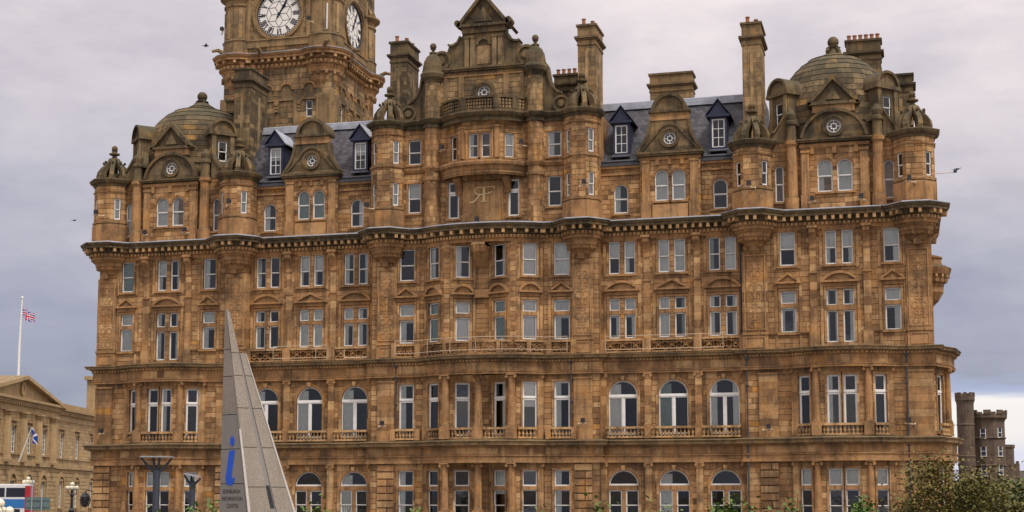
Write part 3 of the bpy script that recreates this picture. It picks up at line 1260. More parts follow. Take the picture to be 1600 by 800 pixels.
part_sweep('ground_entablature', LOW, [(0, 4.56), (.26, 4.56), (.26, 4.76), (.2, 4.8), (.2, 5.0), (.28, 5.04), (.28, 5.1), (.2, 5.14), (.2, 5.66), (.36, 5.76)])
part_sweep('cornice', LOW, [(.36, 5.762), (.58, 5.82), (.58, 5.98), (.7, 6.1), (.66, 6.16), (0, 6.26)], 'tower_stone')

# --- first and ground floors
SEGL = []


def lower(n):
    cs = iter(CW[n])
    z0, z1 = ((-.8, 4.6), (6.2, 11.0))[n]
    arch = 'FG'[1 - n] if False else ('G', 'F')[n]
    rect = ('H', 'M')[n]
    zz = ((.4, 3.65), (6.55, 3.9))[n]
    wa = (2.16, 2.1)[n]
    za = ((.4, 3.62), (6.55, 3.9))[n]

    def w(s, wd, k=None):
        a, h = za if k == arch else zz
        return (s, a, wd, h, k or rect, next(cs))
    segs = [(F0, -XC, -29.1, [])]

    def bow(pts):
        for i in range(3):
            F, l = facet_specs(pts, [i])[0]
            if i == 1:
                segs.append((F, 0, l, [w(l / 2 - .56, .9), w(l / 2 + .56, .9)]))
            else:
                segs.append((F, 0, l, [w(l / 2, .92)]))
    bow(PB)
    segs.append((F0, -22.38, -19.1, []))
    segs.append((FW, -19.1, -8.75, [w(x, wa, arch) for x in (-17.57, -13.95, -10.3)]))
    segs.append((F0, -8.75, -4.6, [w(-5.93, 1.18)]))
    for i in range(7):
        F, l = facet_specs(BOWC, [i])[0]
        segs.append((F, 0, l, [w(l / 2, 1.1)] if i in (0, 2, 4, 6) else []))
    segs.append((F0, 4.6, 8.75, [w(5.93, 1.18)]))
    segs.append((FW, 8.75, 19.1, [w(x, wa, arch) for x in (10.28, 13.93, 17.57)]))
    segs.append((F0, 19.1, 22.38, []))
    bow(mir(PB))
    segs.append((F0, 29.1, XC, []))
    return z0, z1, segs


for n in (1, 0):
    z0, z1, segs = lower(n)
    for F, s0, s1, ws in segs:
        ashlar(F, s0, s1, z0, z1, [opening(w) for w in ws], WALL, .40, L=(.7, 1.35))
        m = MB()
        for w in ws:
            reveal(F, WALL, w, SS)
            window(F, w, HOTEL)
            mm = MB()
            architrave(F, mm, w, .2 if w[4] in 'FG' else .14, .06, SS, n == 0)
            build('window_surround', mm, HOTEL)
for x in (-19.1, -8.75, 8.75, 19.1):
    WALL.face([(x, -.05, -.8), (x, .72, -.8), (x, .72, 21.2), (x, -.05, 21.2)], SS)
# right hand side bow, towards the bridge
CS = iter(['', 'l', '', '', 's', 's', '', ''])
for n, (z0, z1, za, h, k) in enumerate(((6.2, 11.0, 6.55, 3.9, 'M'), (-.8, 4.6, .4, 3.65, 'H'))):
    for i in range(4):
        F, l = facet_specs(SB, [i])[0]
        ws = [(l / 2, za, .95, h, k, next(CS))]
        ashlar(F, 0, l, z0, z1, [opening(w) for w in ws], WALL, .40, keep=False)
        for w in ws:
            reveal(F, WALL, w, SS)
            window(F, w, HOTEL)
            mm = MB()
            architrave(F, mm, w, .14, .06, SS)
            build('window_surround', mm, HOTEL)
FL, FRT = Fr(-XC, 12, -90), Fr(XC, 0, 90)
for F, r0, r1 in ((FL, 0, 12), (FRT, 0, .7), (FRT, 9.5, 12)):
    ashlar(F, r0, r1, -.8, 12.3, [], WALL, .4, keep=False)
ashlar(FL, 0, 12, 12.3, 21.5, [], WALL, .4, keep=False)
ashlar(FRT, 0, 12, 12.3, 21.5, [], WALL, .4, keep=False)

# rusticated strips at the ends of the bays (ground floor: deep bands; first floor: plain pilaster)
for x, w in ((-31.05, 1.5), (-20.7, 1.3), (-7.5, 1.35), (7.5, 1.35), (20.7, 1.3), (30.9, 1.7)):
    ashlar(F0, x - w / 2, x + w / 2, -.8, 4.5, [], WALL, .52, joint=.07, depth=.10, L=(w, w + .01), off=.14)
    m = MB()
    blocks(F0, m, x - w / 2, x + w / 2, -.7, .12, 7.0, 10.6, SS, .5)
    F0.box(m, x - w / 2 - .04, x + w / 2 + .04, -.7, .18, 10.6, 10.72, SS)
    F0.box(m, x - w / 2 - .02, x + w / 2 + .02, -.7, .2, 6.2, 7.0, SS, .1)
    build('pilaster', m, HOTEL)


def order(F, s, o, w, r=None):
    """pilaster or column of both lower storeys"""
    for z0, z1, a in ((7.08, 10.96, 6.28), (1.0, 4.56, -.8)):
        m = MB()
        if r:
            F.box(m, s - r * 1.4, s + r * 1.4, o - r * 1.4, o + r * 1.4, a, z0, SS, .1)
        else:
            F.box(m, s - w / 2 - .04, s + w / 2 + .04, -.3, o + .04, a, z0, SS, .1)
        ionic(m, F, s, o, w, z0, z1, SS, bool(r), r or .2)
        build('column' if r else 'pilaster', m, HOTEL)


for s in (-19.0, -15.76, -12.12, -8.87, 8.87, 12.12, 15.76, 19.0):
    order(FW, s, .24 if abs(s) in (15.76, 12.12) else .2, .46)
for s in (-4.35, 4.35):
    order(F0, s, .22, .44)
for s in (-2.5, 0., 2.5):
    order(F0, s, 1.24, .5, .27)
for sx in (-1, 1):
    for s in (28.95, 22.5):
        order(F0, sx * s, .22, .4)
    for s in (27.5, 24.0):
        order(F0, sx * s, .92, .5, .24)
SBF = [frame_between(SB[0], SB[1]), frame_between(SB[1], SB[2])]
order(SBF[1], .0, .12, .5, .22)

# --- balustrades on the first floor
bal = MB()
bal.lathe(0, 0, [(.095, 0), (.095, .05), (.055, .08), (.08, .16), (.105, .24), (.085, .33), (.052, .44), (.05, .5), (.09, .53), (.095, .58)], SS, 8, cap=False, t=.6)
BAL = mesh_of('baluster', bal, (0, 0, 0))


def balustrade(F, s0, s1, o, z=6.3):
    m = MB()
    F.box(m, s0, s1, o - .14, o + .14, z, z + .12, SS, .4)
    F.box(m, s0, s1, o - .16, o + .18, z + .66, z + .82, SS, .6)
    build('balustrade_rail', m, HOTEL)
    n = max(2, round((s1 - s0) / .27))
    for k in range(n):
        x, y, _ = F.p(s0 + (s1 - s0) * (k + .5) / n, o, 0)
        put('baluster', BAL, (x, y, z + .1), HOTEL)


for x in (-17.38, -13.94, -10.49, 10.49, 13.94, 17.38):
    w = 1.53 if abs(x) == 13.94 else 1.36
    balustrade(FW, x - w - .02, x + w, .34)
for x in (-5.93, 5.93):
    balustrade(F0, x - .75, x + .75, .22)
    m = MB()
    for q in (-.95, .95):
        F0.box(m, x + q - .19, x + q + .19, 0, .4, 6.26, 7.1, SS, .1)
    build('pedestal', m, HOTEL)
for a, b in ((-2.1, -.4), (.4, 2.1)):
    balustrade(F0, a, b, 1.24)
for sx in (-1, 1):
    pq = ((-4.1, -.34), (-2.9, -1.15)) if sx < 0 else ((2.9, -1.15), (4.1, -.34))
    F = frame_between(*pq)
    balustrade(F, 0, hypot(1.2, .81), 0.)
    bx = 25.74 * sx
    balustrade(F0, bx - 1.4, bx + 1.4, 1.0)
    for q in (-1, 1):
        pts = [(bx + q * 2.1, -.95), (bx + q * 3.0, -.38)]
        if q < 0:
            pts.reverse()
        F = frame_between(*pts)
        balustrade(F, 0, hypot(.9, .57), 0.)
F = frame_between((32.2, .9), (32.95, 2.6))
balustrade(F, .1, 1.9, .0)

# --- pierced parapets on the second floor and the pale guard rails in front of them
def fretwork(F, s0, s1, o, z0, z1):
    m = MB()
    n = max(1, round((s1 - s0) / .85))
    F.box(m, s0, s1, o - .1, o + .1, z0, z0 + .12, SS, .3)
    F.box(m, s0, s1, o - .13, o + .15, z1 - .13, z1, SS, .55)
    h = (z1 - z0 - .22) / 2
    cz = (z0 + .12 + z1 - .1) / 2
    for k in range(n):
        cs = s0 + (s1 - s0) * (k + .5) / n
        hw = (s1 - s0) / n / 2
        F.ring(m, cs, cz, h * .55, h * .8, o - .05, o + .05, SS, 0, 360, 10)
        for q in (-1, 1):
            F.ring(m, cs + q * hw, cz, hw * .42, hw * .66, o - .05, o + .05, SS, 90 if q > 0 else -90, 270 if q > 0 else 90, 6)
            F.strip(m, [(cs - hw * .95, cz - q * h), (cs + hw * .95, cz + q * h)], .075, o - .045, o + .045, SS)
        F.ring(m, cs, cz, .0, h * .22, o - .05, o + .06, SS, 0, 360, 6)
    build('fretwork_panel', m, HOTEL)


def pole_rail(F, s0, s1, o, z0, z1, ups):
    m = MB()
    for z in (z0, z1):
        m.tube([F.p(s0, o, z), F.p(s1, o, z)], .024, 'cream_pole')
    for s in ups:
        m.tube([F.p(s, o, z0 - .12), F.p(s, o, z1 + .02)], .018, 'cream_pole')
    build('guard_rail', m, HOTEL)


for xa in (-19.0, 8.87):
    for a, b in ((0, 1.9), (2.5, 5.0), (5.6, 8.0), (8.6, 10.13)) if False else ((.1, 2.9), (3.6, 6.54), (7.24, 10.05)):
        fretwork(FW, xa + a, xa + b, .32, 12.42, 13.4)
    m = MB()
    for a in (-.02, 3.25, 6.89, 10.12):
        FW.box(m, xa + a - .3, xa + a + .3, 0, .5, 12.4, 13.44, SS, .15)
    build('parapet_pedestal', m, HOTEL)
pole_rail(FW, -16.7, -12.3, .72, 12.62, 13.55, (-16.7, -13.2, -12.3))
m = MB()
m.tube([FW.p(-10.9, .72, 12.55), FW.p(-9.1, .72, 12.55)], .05, 'cream_pole')
m.tube([FW.p(-10.9, .72, 12.5), FW.p(-10.9, .72, 13.2)], .03, 'cream_pole')
build('guard_rail', m, HOTEL)
pole_rail(FW, 9.2, 17.6, .72, 12.62, 13.6, (9.2, 12.4, 16.0, 17.6))
bp_ = bulge(-4.6, 4.6, 0, 1.45, 9)
for i in range(9):
    p, q = bp_[i], bp_[i + 1]
    F = frame_between(p, q)
    l = hypot(q[0] - p[0], q[1] - p[1])
    if l > .4:
        fretwork(F, .13, l - .08, .05, 12.42, 13.42)
    m = MB()
    F.box(m, -.13, .13, -.12, .2, 12.4, 13.44, SS, .1)
    if i % 2 == 0 and i:
        build('parapet_pedestal', m, HOTEL)
m = MB()
m.sweep(bp_, [(-.2, 12.3), (.22, 12.3), (.22, 12.5), (-.2, 12.5)], SS)
build('parapet_base', m, HOTEL)
m = MB()
ext = [(-6.6, -.75)] + [(x, y - .5) for x, y in bulge(-4.9, 4.9, -.1, 1.45, 10)] + [(6.5, -.75)]
for z in (12.7, 13.62):
    m.tube([(x, y, z) for x, y in ext], .024, 'cream_pole')
for x, y in ext[::2]:
    m.tube([(x, y, 12.5), (x, y, 13.64)], .018, 'cream_pole')
build('guard_rail', m, HOTEL)
for x in (-5.95, 5.95):
    fretwork(F0, x - .7, x + .7, .18, 12.42, 13.4)
    m = MB()
    for q in (-.92, .92):
        F0.box(m, x + q - .2, x + q + .2, 0, .32, 12.4, 13.44, SS, .15)
    build('parapet_pedestal', m, HOTEL)
# --- attic storeys above the main cornice
def wall_run(F, s0, s1, z0, z1, specs, mat=SS, o=0., L=(.5, 1.05), surround=.1, sill=True, h=.36, off=0.):
    ashlar(F, s0, s1, z0, z1, [opening(w) for w in specs], WALL, h, mat, L=L, off=off)
    for w in specs:
        reveal(F, WALL, w, mat, .3, off)
        window(F, w, HOTEL, .19, off)
        if surround:
            m = MB()
            s, a, ww, hh, k = w[:5]
            if k == 'A':
                r = ww / 2
                F.ring(m, s, a + hh - r, r, r + surround, off - .05, off + .07, mat)
                F.ring(m, s, a + hh - r, r + surround, r + surround + .05, off - .05, off + .1, mat)
            elif k != 'O':
                F.box(m, s - ww / 2 - surround, s - ww / 2, off - .05, off + .05, a, a + hh, mat)
                F.box(m, s + ww / 2, s + ww / 2 + surround, off - .05, off + .05, a, a + hh, mat)
                F.box(m, s - ww / 2 - surround - .02, s + ww / 2 + surround + .02, off - .05, off + .07, a + hh, a + hh + surround, mat)
            if sill and k != 'O':
                F.box(m, s - ww / 2 - .18, s + ww / 2 + .18, off - .2, off + .12, a - .14, a - .002, mat)
            if m.v:
                build('window_surround', m, HOTEL)


ZB = 22.1
F3 = Fr(0, .34, 0)           # gabled blocks of the wings
FP = Fr(0, -.28, 0)          # gabled blocks of the pavilions


def oculus(F, s, cz, r, off, mat):
    """round window with its moulded ring; cuts nothing: sits in a square hole left by the caller"""
    m = MB()
    F.ring(m, s, cz, r, r + .16, off - .3, off + .1, mat, 0, 360, 20)
    F.ring(m, s, cz, r + .16, r + .26, off - .05, off + .15, mat, 0, 360, 20)
    build('oculus_surround', m, HOTEL)
    reveal(F, WALL, (s, cz - r, 2 * r, 2 * r, 'O'), mat, .3, off)
    window(F, (s, cz - r, 2 * r, 2 * r, 'O', ''), HOTEL, .16, off, 'white_paint', mat)


def fill_round(mb, F, s, cz, r, q, o, mat):
    """square of half size q with a round hole of radius r"""
    a = F.arcpts(s, cz, r, 0, 360, 24)
    for k in range(24):
        def sq(t):
            c, d = cos(rad(t)), sin(rad(t))
            e = q / max(abs(c), abs(d))
            return (s + c * e, cz + d * e)
        t0, t1 = 15 * k, 15 * (k + 1)
        mb.face([F.p(*_o(a[k], o)), F.p(*_o(sq(t0), o)), F.p(*_o(sq(t1), o)), F.p(*_o(a[k + 1], o))], mat, .05)


def _o(p, o):
    return (p[0], o, p[1])


def poly_with_hole(mb, F, poly, s, cz, q, o0, o1, mat):
    """gable outline (left-right symmetric list of right-hand points from bottom to top) with a square hole"""
    def half(z):
        for (x0, z0), (x1, z1) in zip(poly, poly[1:]):
            if z0 <= z <= z1 and z1 > z0:
                return x0 + (x1 - x0) * (z - z0) / (z1 - z0)
        return poly[-1][0] if z > poly[-1][1] else poly[0][0]
    zs = sorted({p[1] for p in poly} | {cz - q, cz + q})
    for za, zb in zip(zs, zs[1:]):
        if zb - za < .004:
            continue
        ha, hb = half(za + 1e-4), half(zb - 1e-4)
        runs = [(-1, 1)]
        if cz - q - .001 <= za and zb <= cz + q + .001:
            for sg in (-1, 1):
                a, b = sorted((sg * ha, sg * q))
                c, d = sorted((sg * hb, sg * q))
                mb.face([F.p(s + a, o1, za), F.p(s + b, o1, za), F.p(s + d, o1, zb), F.p(s + c, o1, zb)], mat, R.gauss(0, .2))
        else:
            n = max(1, round((zb - za) / .37))
            for k in range(n):
                u, v = k / n, (k + 1) / n
                hu, hv = ha + (hb - ha) * u, ha + (hb - ha) * v
                mb.face([F.p(s - hu, o1, za + (zb - za) * u), F.p(s + hu, o1, za + (zb - za) * u), F.p(s + hv, o1, za + (zb - za) * v), F.p(s - hv, o1, za + (zb - za) * v)], mat, R.gauss(0, .2))
        for sg in (-1, 1):
            P = [F.p(s + sg * ha, o1, za), F.p(s + sg * ha, o0, za), F.p(s + sg * hb, o0, zb), F.p(s + sg * hb, o1, zb)]
            mb.face(P if sg > 0 else P[::-1], mat)
    zt = zs[-1]
    h = half(zt)
    mb.face([F.p(s - h, o1, zt), F.p(s + h, o1, zt), F.p(s + h, o0, zt), F.p(s - h, o0, zt)], mat)


def wing_gable(s):
    F = F3
    m = MB()
    z = 26.98
    pts = [(2.28, z), (2.15, z + .2), (1.75, z + .75), (1.5, z + 1.3), (1.36, z + 1.9), (1.32, z + 2.35)]
    q = .62
    poly_with_hole(m, F, pts, s, z + 1.0, q, -.5, .0, OC)
    fill_round(m, F, s, z + 1.0, .46, q, .0, OC)
    F.strip(m, [(s + x, zz) for x, zz in pts], -.2, -.45, .14, OC)
    F.strip(m, [(s - x, zz) for x, zz in pts], .2, -.45, .14, OC)
    F.ring(m, s, z + 1.0, .95, 1.12, -.02, .12, OC, 20, 160, 12)
    for sg in (-1, 1):
        F.strip(m, [(s + sg * 2.2, z + .12), (s + sg * 1.0, z + 1.4)][::sg], .13, -.02, .1, OC)
    F.box(m, s - 1.42, s + 1.42, -.5, .06, z + 2.34, z + 2.9, SS, .1)
    F.box(m, s - 1.52, s + 1.52, -.55, .2, z + 2.9, z + 3.06, OC)
    ar = F.arcpts(s, z + 3.06, 1.1, 0, 180, 16)
    F.slab(m, ar, -.5, .0, OC, .2)
    F.ring(m, s, z + 3.06, 1.06, 1.3, -1.6, .2, OC, 0, 180, 16)
    build('gable', m, HOTEL)
    oculus(F, s, z + 1.0, .46, 0., OC)


ATT = {-13.93: ('pg', 'pg'), 13.93: ('p', 'p')}
for sx in (-1, 1):
    x0, x1 = sorted((sx * 18.6, sx * 8.7))
    a0, a1 = sx * 17.5, sx * 10.27
    lo = [(a, 22.66, 1.04, 2.16, 'A', c) for a, c in ((a0, 'l' if sx < 0 else ''), (a1, 'rw' if sx < 0 else 'l'))]
    lo.sort()
    wall_run(FW, x0, x1, ZB, 26.1, lo, surround=.13)
    sc = sx * 13.93
    tw = [(sc - .62, 23.38, .98, 2.26, 'A', ATT[sc][0]), (sc + .62, 23.38, .98, 2.26, 'A', ATT[sc][1])]
    wall_run(F3, sc - 2.2, sc + 2.2, ZB, 26.7, tw, surround=.1)
    m = MB()
    for q in (-1.75, 1.75):
        F3.box(m, sc + q - .28, sc + q + .28, -.3, .14, 23.3, 26.2, SS, .1)
        F3.box(m, sc + q - .34, sc + q + .34, -.3, .2, 26.2, 26.36, SS)
        F3.box(m, sc + q - .36, sc + q + .36, -.3, .2, ZB, 23.3, SS)
    F3.box(m, sc - 1.3, sc + 1.3, -.02, .1, ZB, 23.1, SS, .15)
    for k in (-.9, 0, .9):
        F3.box(m, sc + k - .12, sc + k + .12, -.02, .14, 26.02, 26.4, SS)
    build('pilaster', m, HOTEL)
    m = MB()
    F3.box(m, sc - 2.26, sc + 2.26, -.4, .1, 26.4, 26.62, SS)
    F3.box(m, sc - 2.4, sc + 2.4, -.45, .3, 26.66, 26.8, OC)
    F3.box(m, sc - 2.48, sc + 2.48, -.45, .38, 26.8, 26.98, OC)
    build('cornice', m, HOTEL)
    wing_gable(sc)
    for a, b in ((x0, sc - 2.2), (sc + 2.2, x1)):
        m = MB()
        FW.box(m, a, b, -.2, .12, 25.5, 25.62, SS)
        FW.box(m, a, b, -.4, .22, 25.98, 26.16, SS)
        FW.box(m, a, b, -.4, .3, 26.16, 26.28, 'lead_dark')
        build('cornice', m, HOTEL)

# pavilion attics
for sx in (-1, 1):
    c = sx * 25.6
    out_, inn = sx * 29.25, sx * 21.75
    cur = ('w', '', 'pg', '') if sx < 0 else ('', 'rt', 'p', 'l')
    sp = sorted([(out_, 22.66, .74, 2.7, 'A', 'pw' if sx < 0 else ''), (inn, 22.75, .6, 2.6, 'A', '')])
    wall_run(F0, *sorted((sx * 30.2, sx * 20.9)), ZB, 27.0, sp, surround=.1)
    tw = [(c - .68, 23.28, 1.04, 2.3, 'A', 'p' if sx < 0 else 'lt'), (c + .68, 23.28, 1.04, 2.3, 'A', 'l' if sx < 0 else 'p')]
    wall_run(FP, c - 2.35, c + 2.35, ZB, 26.8, tw, surround=.12)
    m = MB()
    for q in (-2.0, 2.0):
        FP.box(m, c + q - .26, c + q + .26, -.3, .14, 23.1, 26.1, SS, .1)
        FP.box(m, c + q - .32, c + q + .32, -.3, .2, 26.1, 26.26, SS)
        FP.box(m, c + q - .34, c + q + .34, -.3, .22, ZB, 23.1, SS)
    for q in (-1.5, 0, 1.5):
        FP.box(m, c + q - .13, c + q + .13, -.02, .14, 26.0, 26.5, SS)
    build('pilaster', m, HOTEL)
    m = MB()
    FP.box(m, c - 2.4, c + 2.4, -.5, .1, 26.5, 26.72, SS)
    FP.box(m, c - 2.55, c + 2.55, -.5, .28, 26.82, 26.94, OC)
    FP.box(m, c - 2.62, c + 2.62, -.5, .36, 26.94, 27.06, OC)
    build('cornice', m, HOTEL)
    # gable
    m = MB()
    pts = [(2.35, 27.06), (2.1, 27.5), (1.75, 28.0), (1.4, 28.5), (1.3, 28.95)]
    poly_with_hole(m, FP, pts, c, 27.95, .62, -.6, 0., OC)
    fill_round(m, FP, c, 27.95, .5, .62, 0., OC)
    rr = 2.15
    FP.ring(m, c, 26.85, rr, rr + .2, -.3, .2, OC, 8, 172, 18)
    FP.box(m, c - 1.45, c + 1.45, -.6, .08, 28.95, 29.45, SS, .35)
    FP.box(m, c - 1.75, c + 1.75, -.7, .3, 29.45, 29.66, OC)
    FP.slab(m, [(c - 1.5, 29.66), (c + 1.5, 29.66), (c, 31.3)], -.6, .0, OC, -.1)
    FP.strip(m, [(c + 1.85, 29.6), (c, 31.62), (c - 1.85, 29.6)], .26, -1.5, .3, OC)
    FP.slab(m, [(c - .5, 29.85), (c + .5, 29.85), (c, 30.75)], 0., .1, OC, .3)
    build('gable', m, HOTEL)
    oculus(FP, c, 27.95, .5, 0., OC)
    # engaged columns with urns each side of the gable
    for q in (-2.95, 2.95):
        m = MB()
        m.lathe(c + q, -.25, [(.5, ZB), (.5, 22.9), (.4, 23.0), (.38, 24.5), (.36, 26.6), (.48, 26.75), (.5, 27.0)], SS, 12)
        m.lathe(c + q, -.25, [(.4, 27.0), (.36, 27.2), (.34, 28.1), (.44, 28.2), (.44, 28.4), (.3, 28.5), (.36, 28.75), (.38, 28.9), (.2, 29.2), (.1, 29.3)], OC, 12)
        build('engaged_column', m, HOTEL)
    # swept side walls between the columns and the turrets
    for q in (-1, 1):
        m = MB()
        e = 1.95
        b = c + q * 3.35
        pts = [(b, 27.0), (b + q * e, 27.0), (b + q * e, 27.35), (b + q * (e - .35), 27.4), (b + q * .75, 27.75), (b + q * .35, 28.3), (b, 28.9)]
        if q < 0:
            pts.reverse()
        F0.slab(m, pts, -.5, .05, OC, .1)
        st = [(b, 28.9), (b + q * .35, 28.3), (b + q * .75, 27.75), (b + q * (e - .35), 27.4), (b + q * e, 27.35)]
        F0.strip(m, st, .14 * q, -.55, .2, OC)
        F0.ring(m, b + q * (e - .5), 27.5, .1, .34, -.4, .22, OC, 0, 360, 12)
        build('scroll_wall', m, HOTEL)

# centre block
cw = sorted([(-5.42, 23.34, 1.0, 2.26, 'S', 't'), (5.45, 23.34, 1.0, 2.26, 'S', ''), (-5.42, 27.06, 1.0, 1.9, 'S', ''), (5.45, 27.06, 1.0, 1.9, 'S', 'l'),
             (-2.33, 22.76, .86, 2.8, 'M', ''), (2.33, 22.76, .86, 2.8, 'M', '')])
wall_run(F0, -8.8, 8.8, ZB, 30.2, cw, surround=.13)
OR = [(-2.95, 0), (-1.35, -1.05), (1.35, -1.05), (2.95, 0)]
for i in range(3):
    F, l = facet_specs(OR, [i])[0]
    sp = [(l / 2 - .47, 27.06, .72, 1.86, 'S', 'l'), (l / 2 + .47, 27.06, .72, 1.86, 'S', '')] if i == 1 else [(l / 2, 27.06, .72, 1.86, 'S', 'pw' if i == 2 else '')]
    wall_run(F, 0, l, 26.6, 30.2, sp, surround=.09)
    m = MB()
    if i < 2:
        F.box(m, l - .17, l + .17, -.2, .14, 27.0, 29.3, SS)
        F.box(m, l - .22, l + .22, -.2, .2, 29.3, 29.45, SS)
    if i == 1:
        F.strip(m, [(l / 2 - 1.05, 26.95), (l / 2 - 1.05, 29.15), (l / 2 + 1.05, 29.15), (l / 2 + 1.05, 26.95)][::-1], .12, -.05, .09, 'sandstone', .9)
    if m.v:
        build('pilaster', m, HOTEL)
bc = bulge(-3.3, 3.3, 0, 1.6, 12)
CB = [(-6.3, 0)] + [(-4.7, 0), (-4.5, -.42), (-4.0, -.62), (-3.5, -.42), (-3.3, 0)] + bc[1:-1] + [(3.3, 0), (3.5, -.42), (4.0, -.62), (4.5, -.42), (4.7, 0), (6.3, 0)]
part_sweep('balcony', [(-3.3, 0)] + bc[1:-1] + [(3.3, 0)], [(0, 25.7), (.0, 25.75), (.08, 25.85), (.0, 26.0), (.06, 26.1), (.1, 26.3), (.3, 26.42), (.34, 26.6), (.3, 26.72), (-.6, 26.8)])
part_sweep('string_course', CB, [(0, 26.4), (.08, 26.42), (.12, 26.52), (.18, 26.6), (.2, 26.72), (0, 26.8)])
TC3 = [(-8.76, .1)] + turret_bulge(-T3[0], T3[1], T3[2], .1, 0)[1:] + CB + turret_bulge(T3[0], T3[1], T3[2], 0, .1)
part_sweep('upper_cornice', CB, [(0, 29.72), (.1, 29.74), (.12, 29.84), (.05, 29.9), (.06, 30.02), (.22, 30.1), (.3, 30.2), (.38, 30.34), (.36, 30.42), (0, 30.52)], OC)
for s in (-1.9, 1.9):
    m = MB()
    console(m, F0, s, .5, 24.55, 25.72, .75)
    build('console', m, HOTEL)
# sunk panel with the gilded monogram
m = MB()
F0.strip(m, [(-1.55, 22.5), (-1.55, 25.5), (1.55, 25.5), (1.55, 22.5)][::-1], .12, -.02, .07, SS, .2)
F0.box(m, -1.43, 1.43, -.02, .012, 22.5, 25.38, SS, .25)
build('sunk_panel', m, HOTEL)
m = MB()
o0, o1, g = .01, .09, 'gilt'
cx, cz = .05, 24.0                                 # reversed R joined to an F on one stem
F0.box(m, cx - .1, cx + .1, o0, o1, cz, cz + 1.08, g)
F0.box(m, cx - .26, cx + .26, o0, o1 - .01, cz - .07, cz - .002, g)
F0.ring(m, cx - .42, cz + .78, .22, .32, o0, o1, g, 80, 290, 14)
F0.strip(m, [(cx - .11, cz + 1.0), (cx - .42, cz + 1.0)], -.09, o0, o1 - .012, g)
F0.strip(m, [(cx - .11, cz + .58), (cx - .34, cz + .53), (cx - .52, cz + .34), (cx - .7, cz + .12), (cx - .9, cz), (cx - 1.12, cz - .02)], .12, o0, o1 - .006, g)
F0.strip(m, [(cx + .11, cz + 1.02), (cx + .74, cz + 1.02), (cx + .8, cz + .9)], .07, o0, o1 - .004, g)
F0.strip(m, [(cx + .11, cz + .52), (cx + .45, cz + .52), (cx + .66, cz + .66)], .08, o0, o1 - .004, g)
F0.strip(m, [(cx + .4, cz + .52), (cx + .4, cz + .7)], .05, o0, o1 - .002, g)
build('monogram', m, HOTEL)
# round buttresses running up to the gable shoulders
for x in (-4.0, 4.0):
    m = MB()
    z = ZB
    while z < 33.15:
        e = min(z + .42, 33.2)
        m.lathe(x, 0, [(.585, z), (.61, z + .012), (.61, e - .012), (.585, e)], SS if z < 30 else 'tower_stone', 16, 0, False, 0., .3)
        z = e
    m.lathe(x, 0, [(.6, 25.6), (.72, 25.7), (.74, 25.9), (.6, 26.0)], SS, 16)
    build('buttress', m, HOTEL)
    m = MB()
    m.lathe(x, 0, [(.6, 33.2), (.68, 33.4), (.9, 33.6), (.98, 33.85), (.92, 34.0), (.8, 34.1), (.78, 34.45), (.7, 34.9), (.5, 35.3), (.25, 35.5), (.3, 35.56), (.3, 35.66), (.12, 35.72), (.12, 35.85), (.22, 35.95)], OC, 16)
    m.ball(x, 0, 36.15, .26, OC, 12)
    build('finial', m, HOTEL)

# --- centre gable
FG = Fr(0, .02, 0)
m = MB()
ashlar(FG, -4.6, 4.6, 30.4, 31.7, [], WALL, .38, OC, spread=1.2)
ashlar(FG, -4.6, -.62, 31.7, 32.95, [], WALL, .38, 'tower_stone', spread=1.2)
ashlar(FG, .62, 4.6, 31.7, 32.95, [], WALL, .38, 'tower_stone', spread=1.2)
ashlar(FG, -4.6, 4.6, 32.95, 34.0, [], WALL, .38, 'tower_stone', spread=1.2)
fill_round(m, FG, 0, 32.33, .5, .63, -.01, 'tower_stone')
FG.box(m, -4.6, 4.6, -1.2, -.06, 30.4, 31.6, OC)
FG.box(m, -4.6, 4.6, -1.2, -1.1, 31.6, 34.0, OC)
for q in (-1, 1):
    m.face([FG.p(q * 4.6, 0, 30.4), FG.p(q * 4.6, -1.2, 30.4), FG.p(q * 4.6, -1.2, 34), FG.p(q * 4.6, 0, 34)], OC)
    FG.box(m, q * 1.75 - .2, q * 1.75 + .2, 0, .1, 31.7, 33.6, 'tower_stone')
    FG.box(m, q * 3.0 - .14, q * 3.0 + .14, 0, .05, 31.7, 33.6, 'tower_stone', -.2)
FG.box(m, -4.6, 4.6, 0, .08, 33.6, 33.72, SS)
FG.ring(m, 0, 32.33, .76, .9, 0, .1, OC, 0, 360, 24)
FG.box(m, -4.7, 4.7, -1.2, .2, 34.0, 34.14, OC)
FG.box(m, -4.78, 4.78, -1.2, .3, 34.14, 34.28, OC)
# upper stage: pilasters, niche, entablature, pediment
ga = m
FG.box(ga, -1.62, 1.62, -.9, 0, 34.28, 36.9, 'tower_stone', -.3)
for q in (-1.3, -.85, .85, 1.3):
    FG.box(ga, q - .17, q + .17, 0, .16, 34.28, 36.7, OC, .4)
    FG.box(ga, q - .21, q + .21, 0, .2, 36.5, 36.7, OC)
FG.ring(ga, 0, 35.95, .42, .6, 0, .16, OC, 0, 180, 12)
FG.slab(ga, FG.arcpts(0, 35.95, .42, 0, 180, 10), -.02, .04, OC, -.7)
FG.box(ga, -.5, .5, 0, .05, 34.5, 35.9, 'tower_stone', .1)
FG.box(ga, -1.68, 1.68, -.9, .2, 36.9, 37.35, OC, .1)
FG.box(ga, -1.95, 1.95, -1.0, .42, 37.35, 37.55, OC)
FG.slab(ga, [(-1.75, 37.55), (1.75, 37.55), (0, 39.75)], -.9, .1, OC, -.2)
FG.strip(ga, [(2.08, 37.5), (0, 40.05), (-2.08, 37.5)], .24, -2.4, .42, OC)
FG.slab(ga, [(-.7, 37.75), (.7, 37.75), (.35, 38.4), (0, 38.9), (-.35, 38.4)], .1, .2, OC, .2)
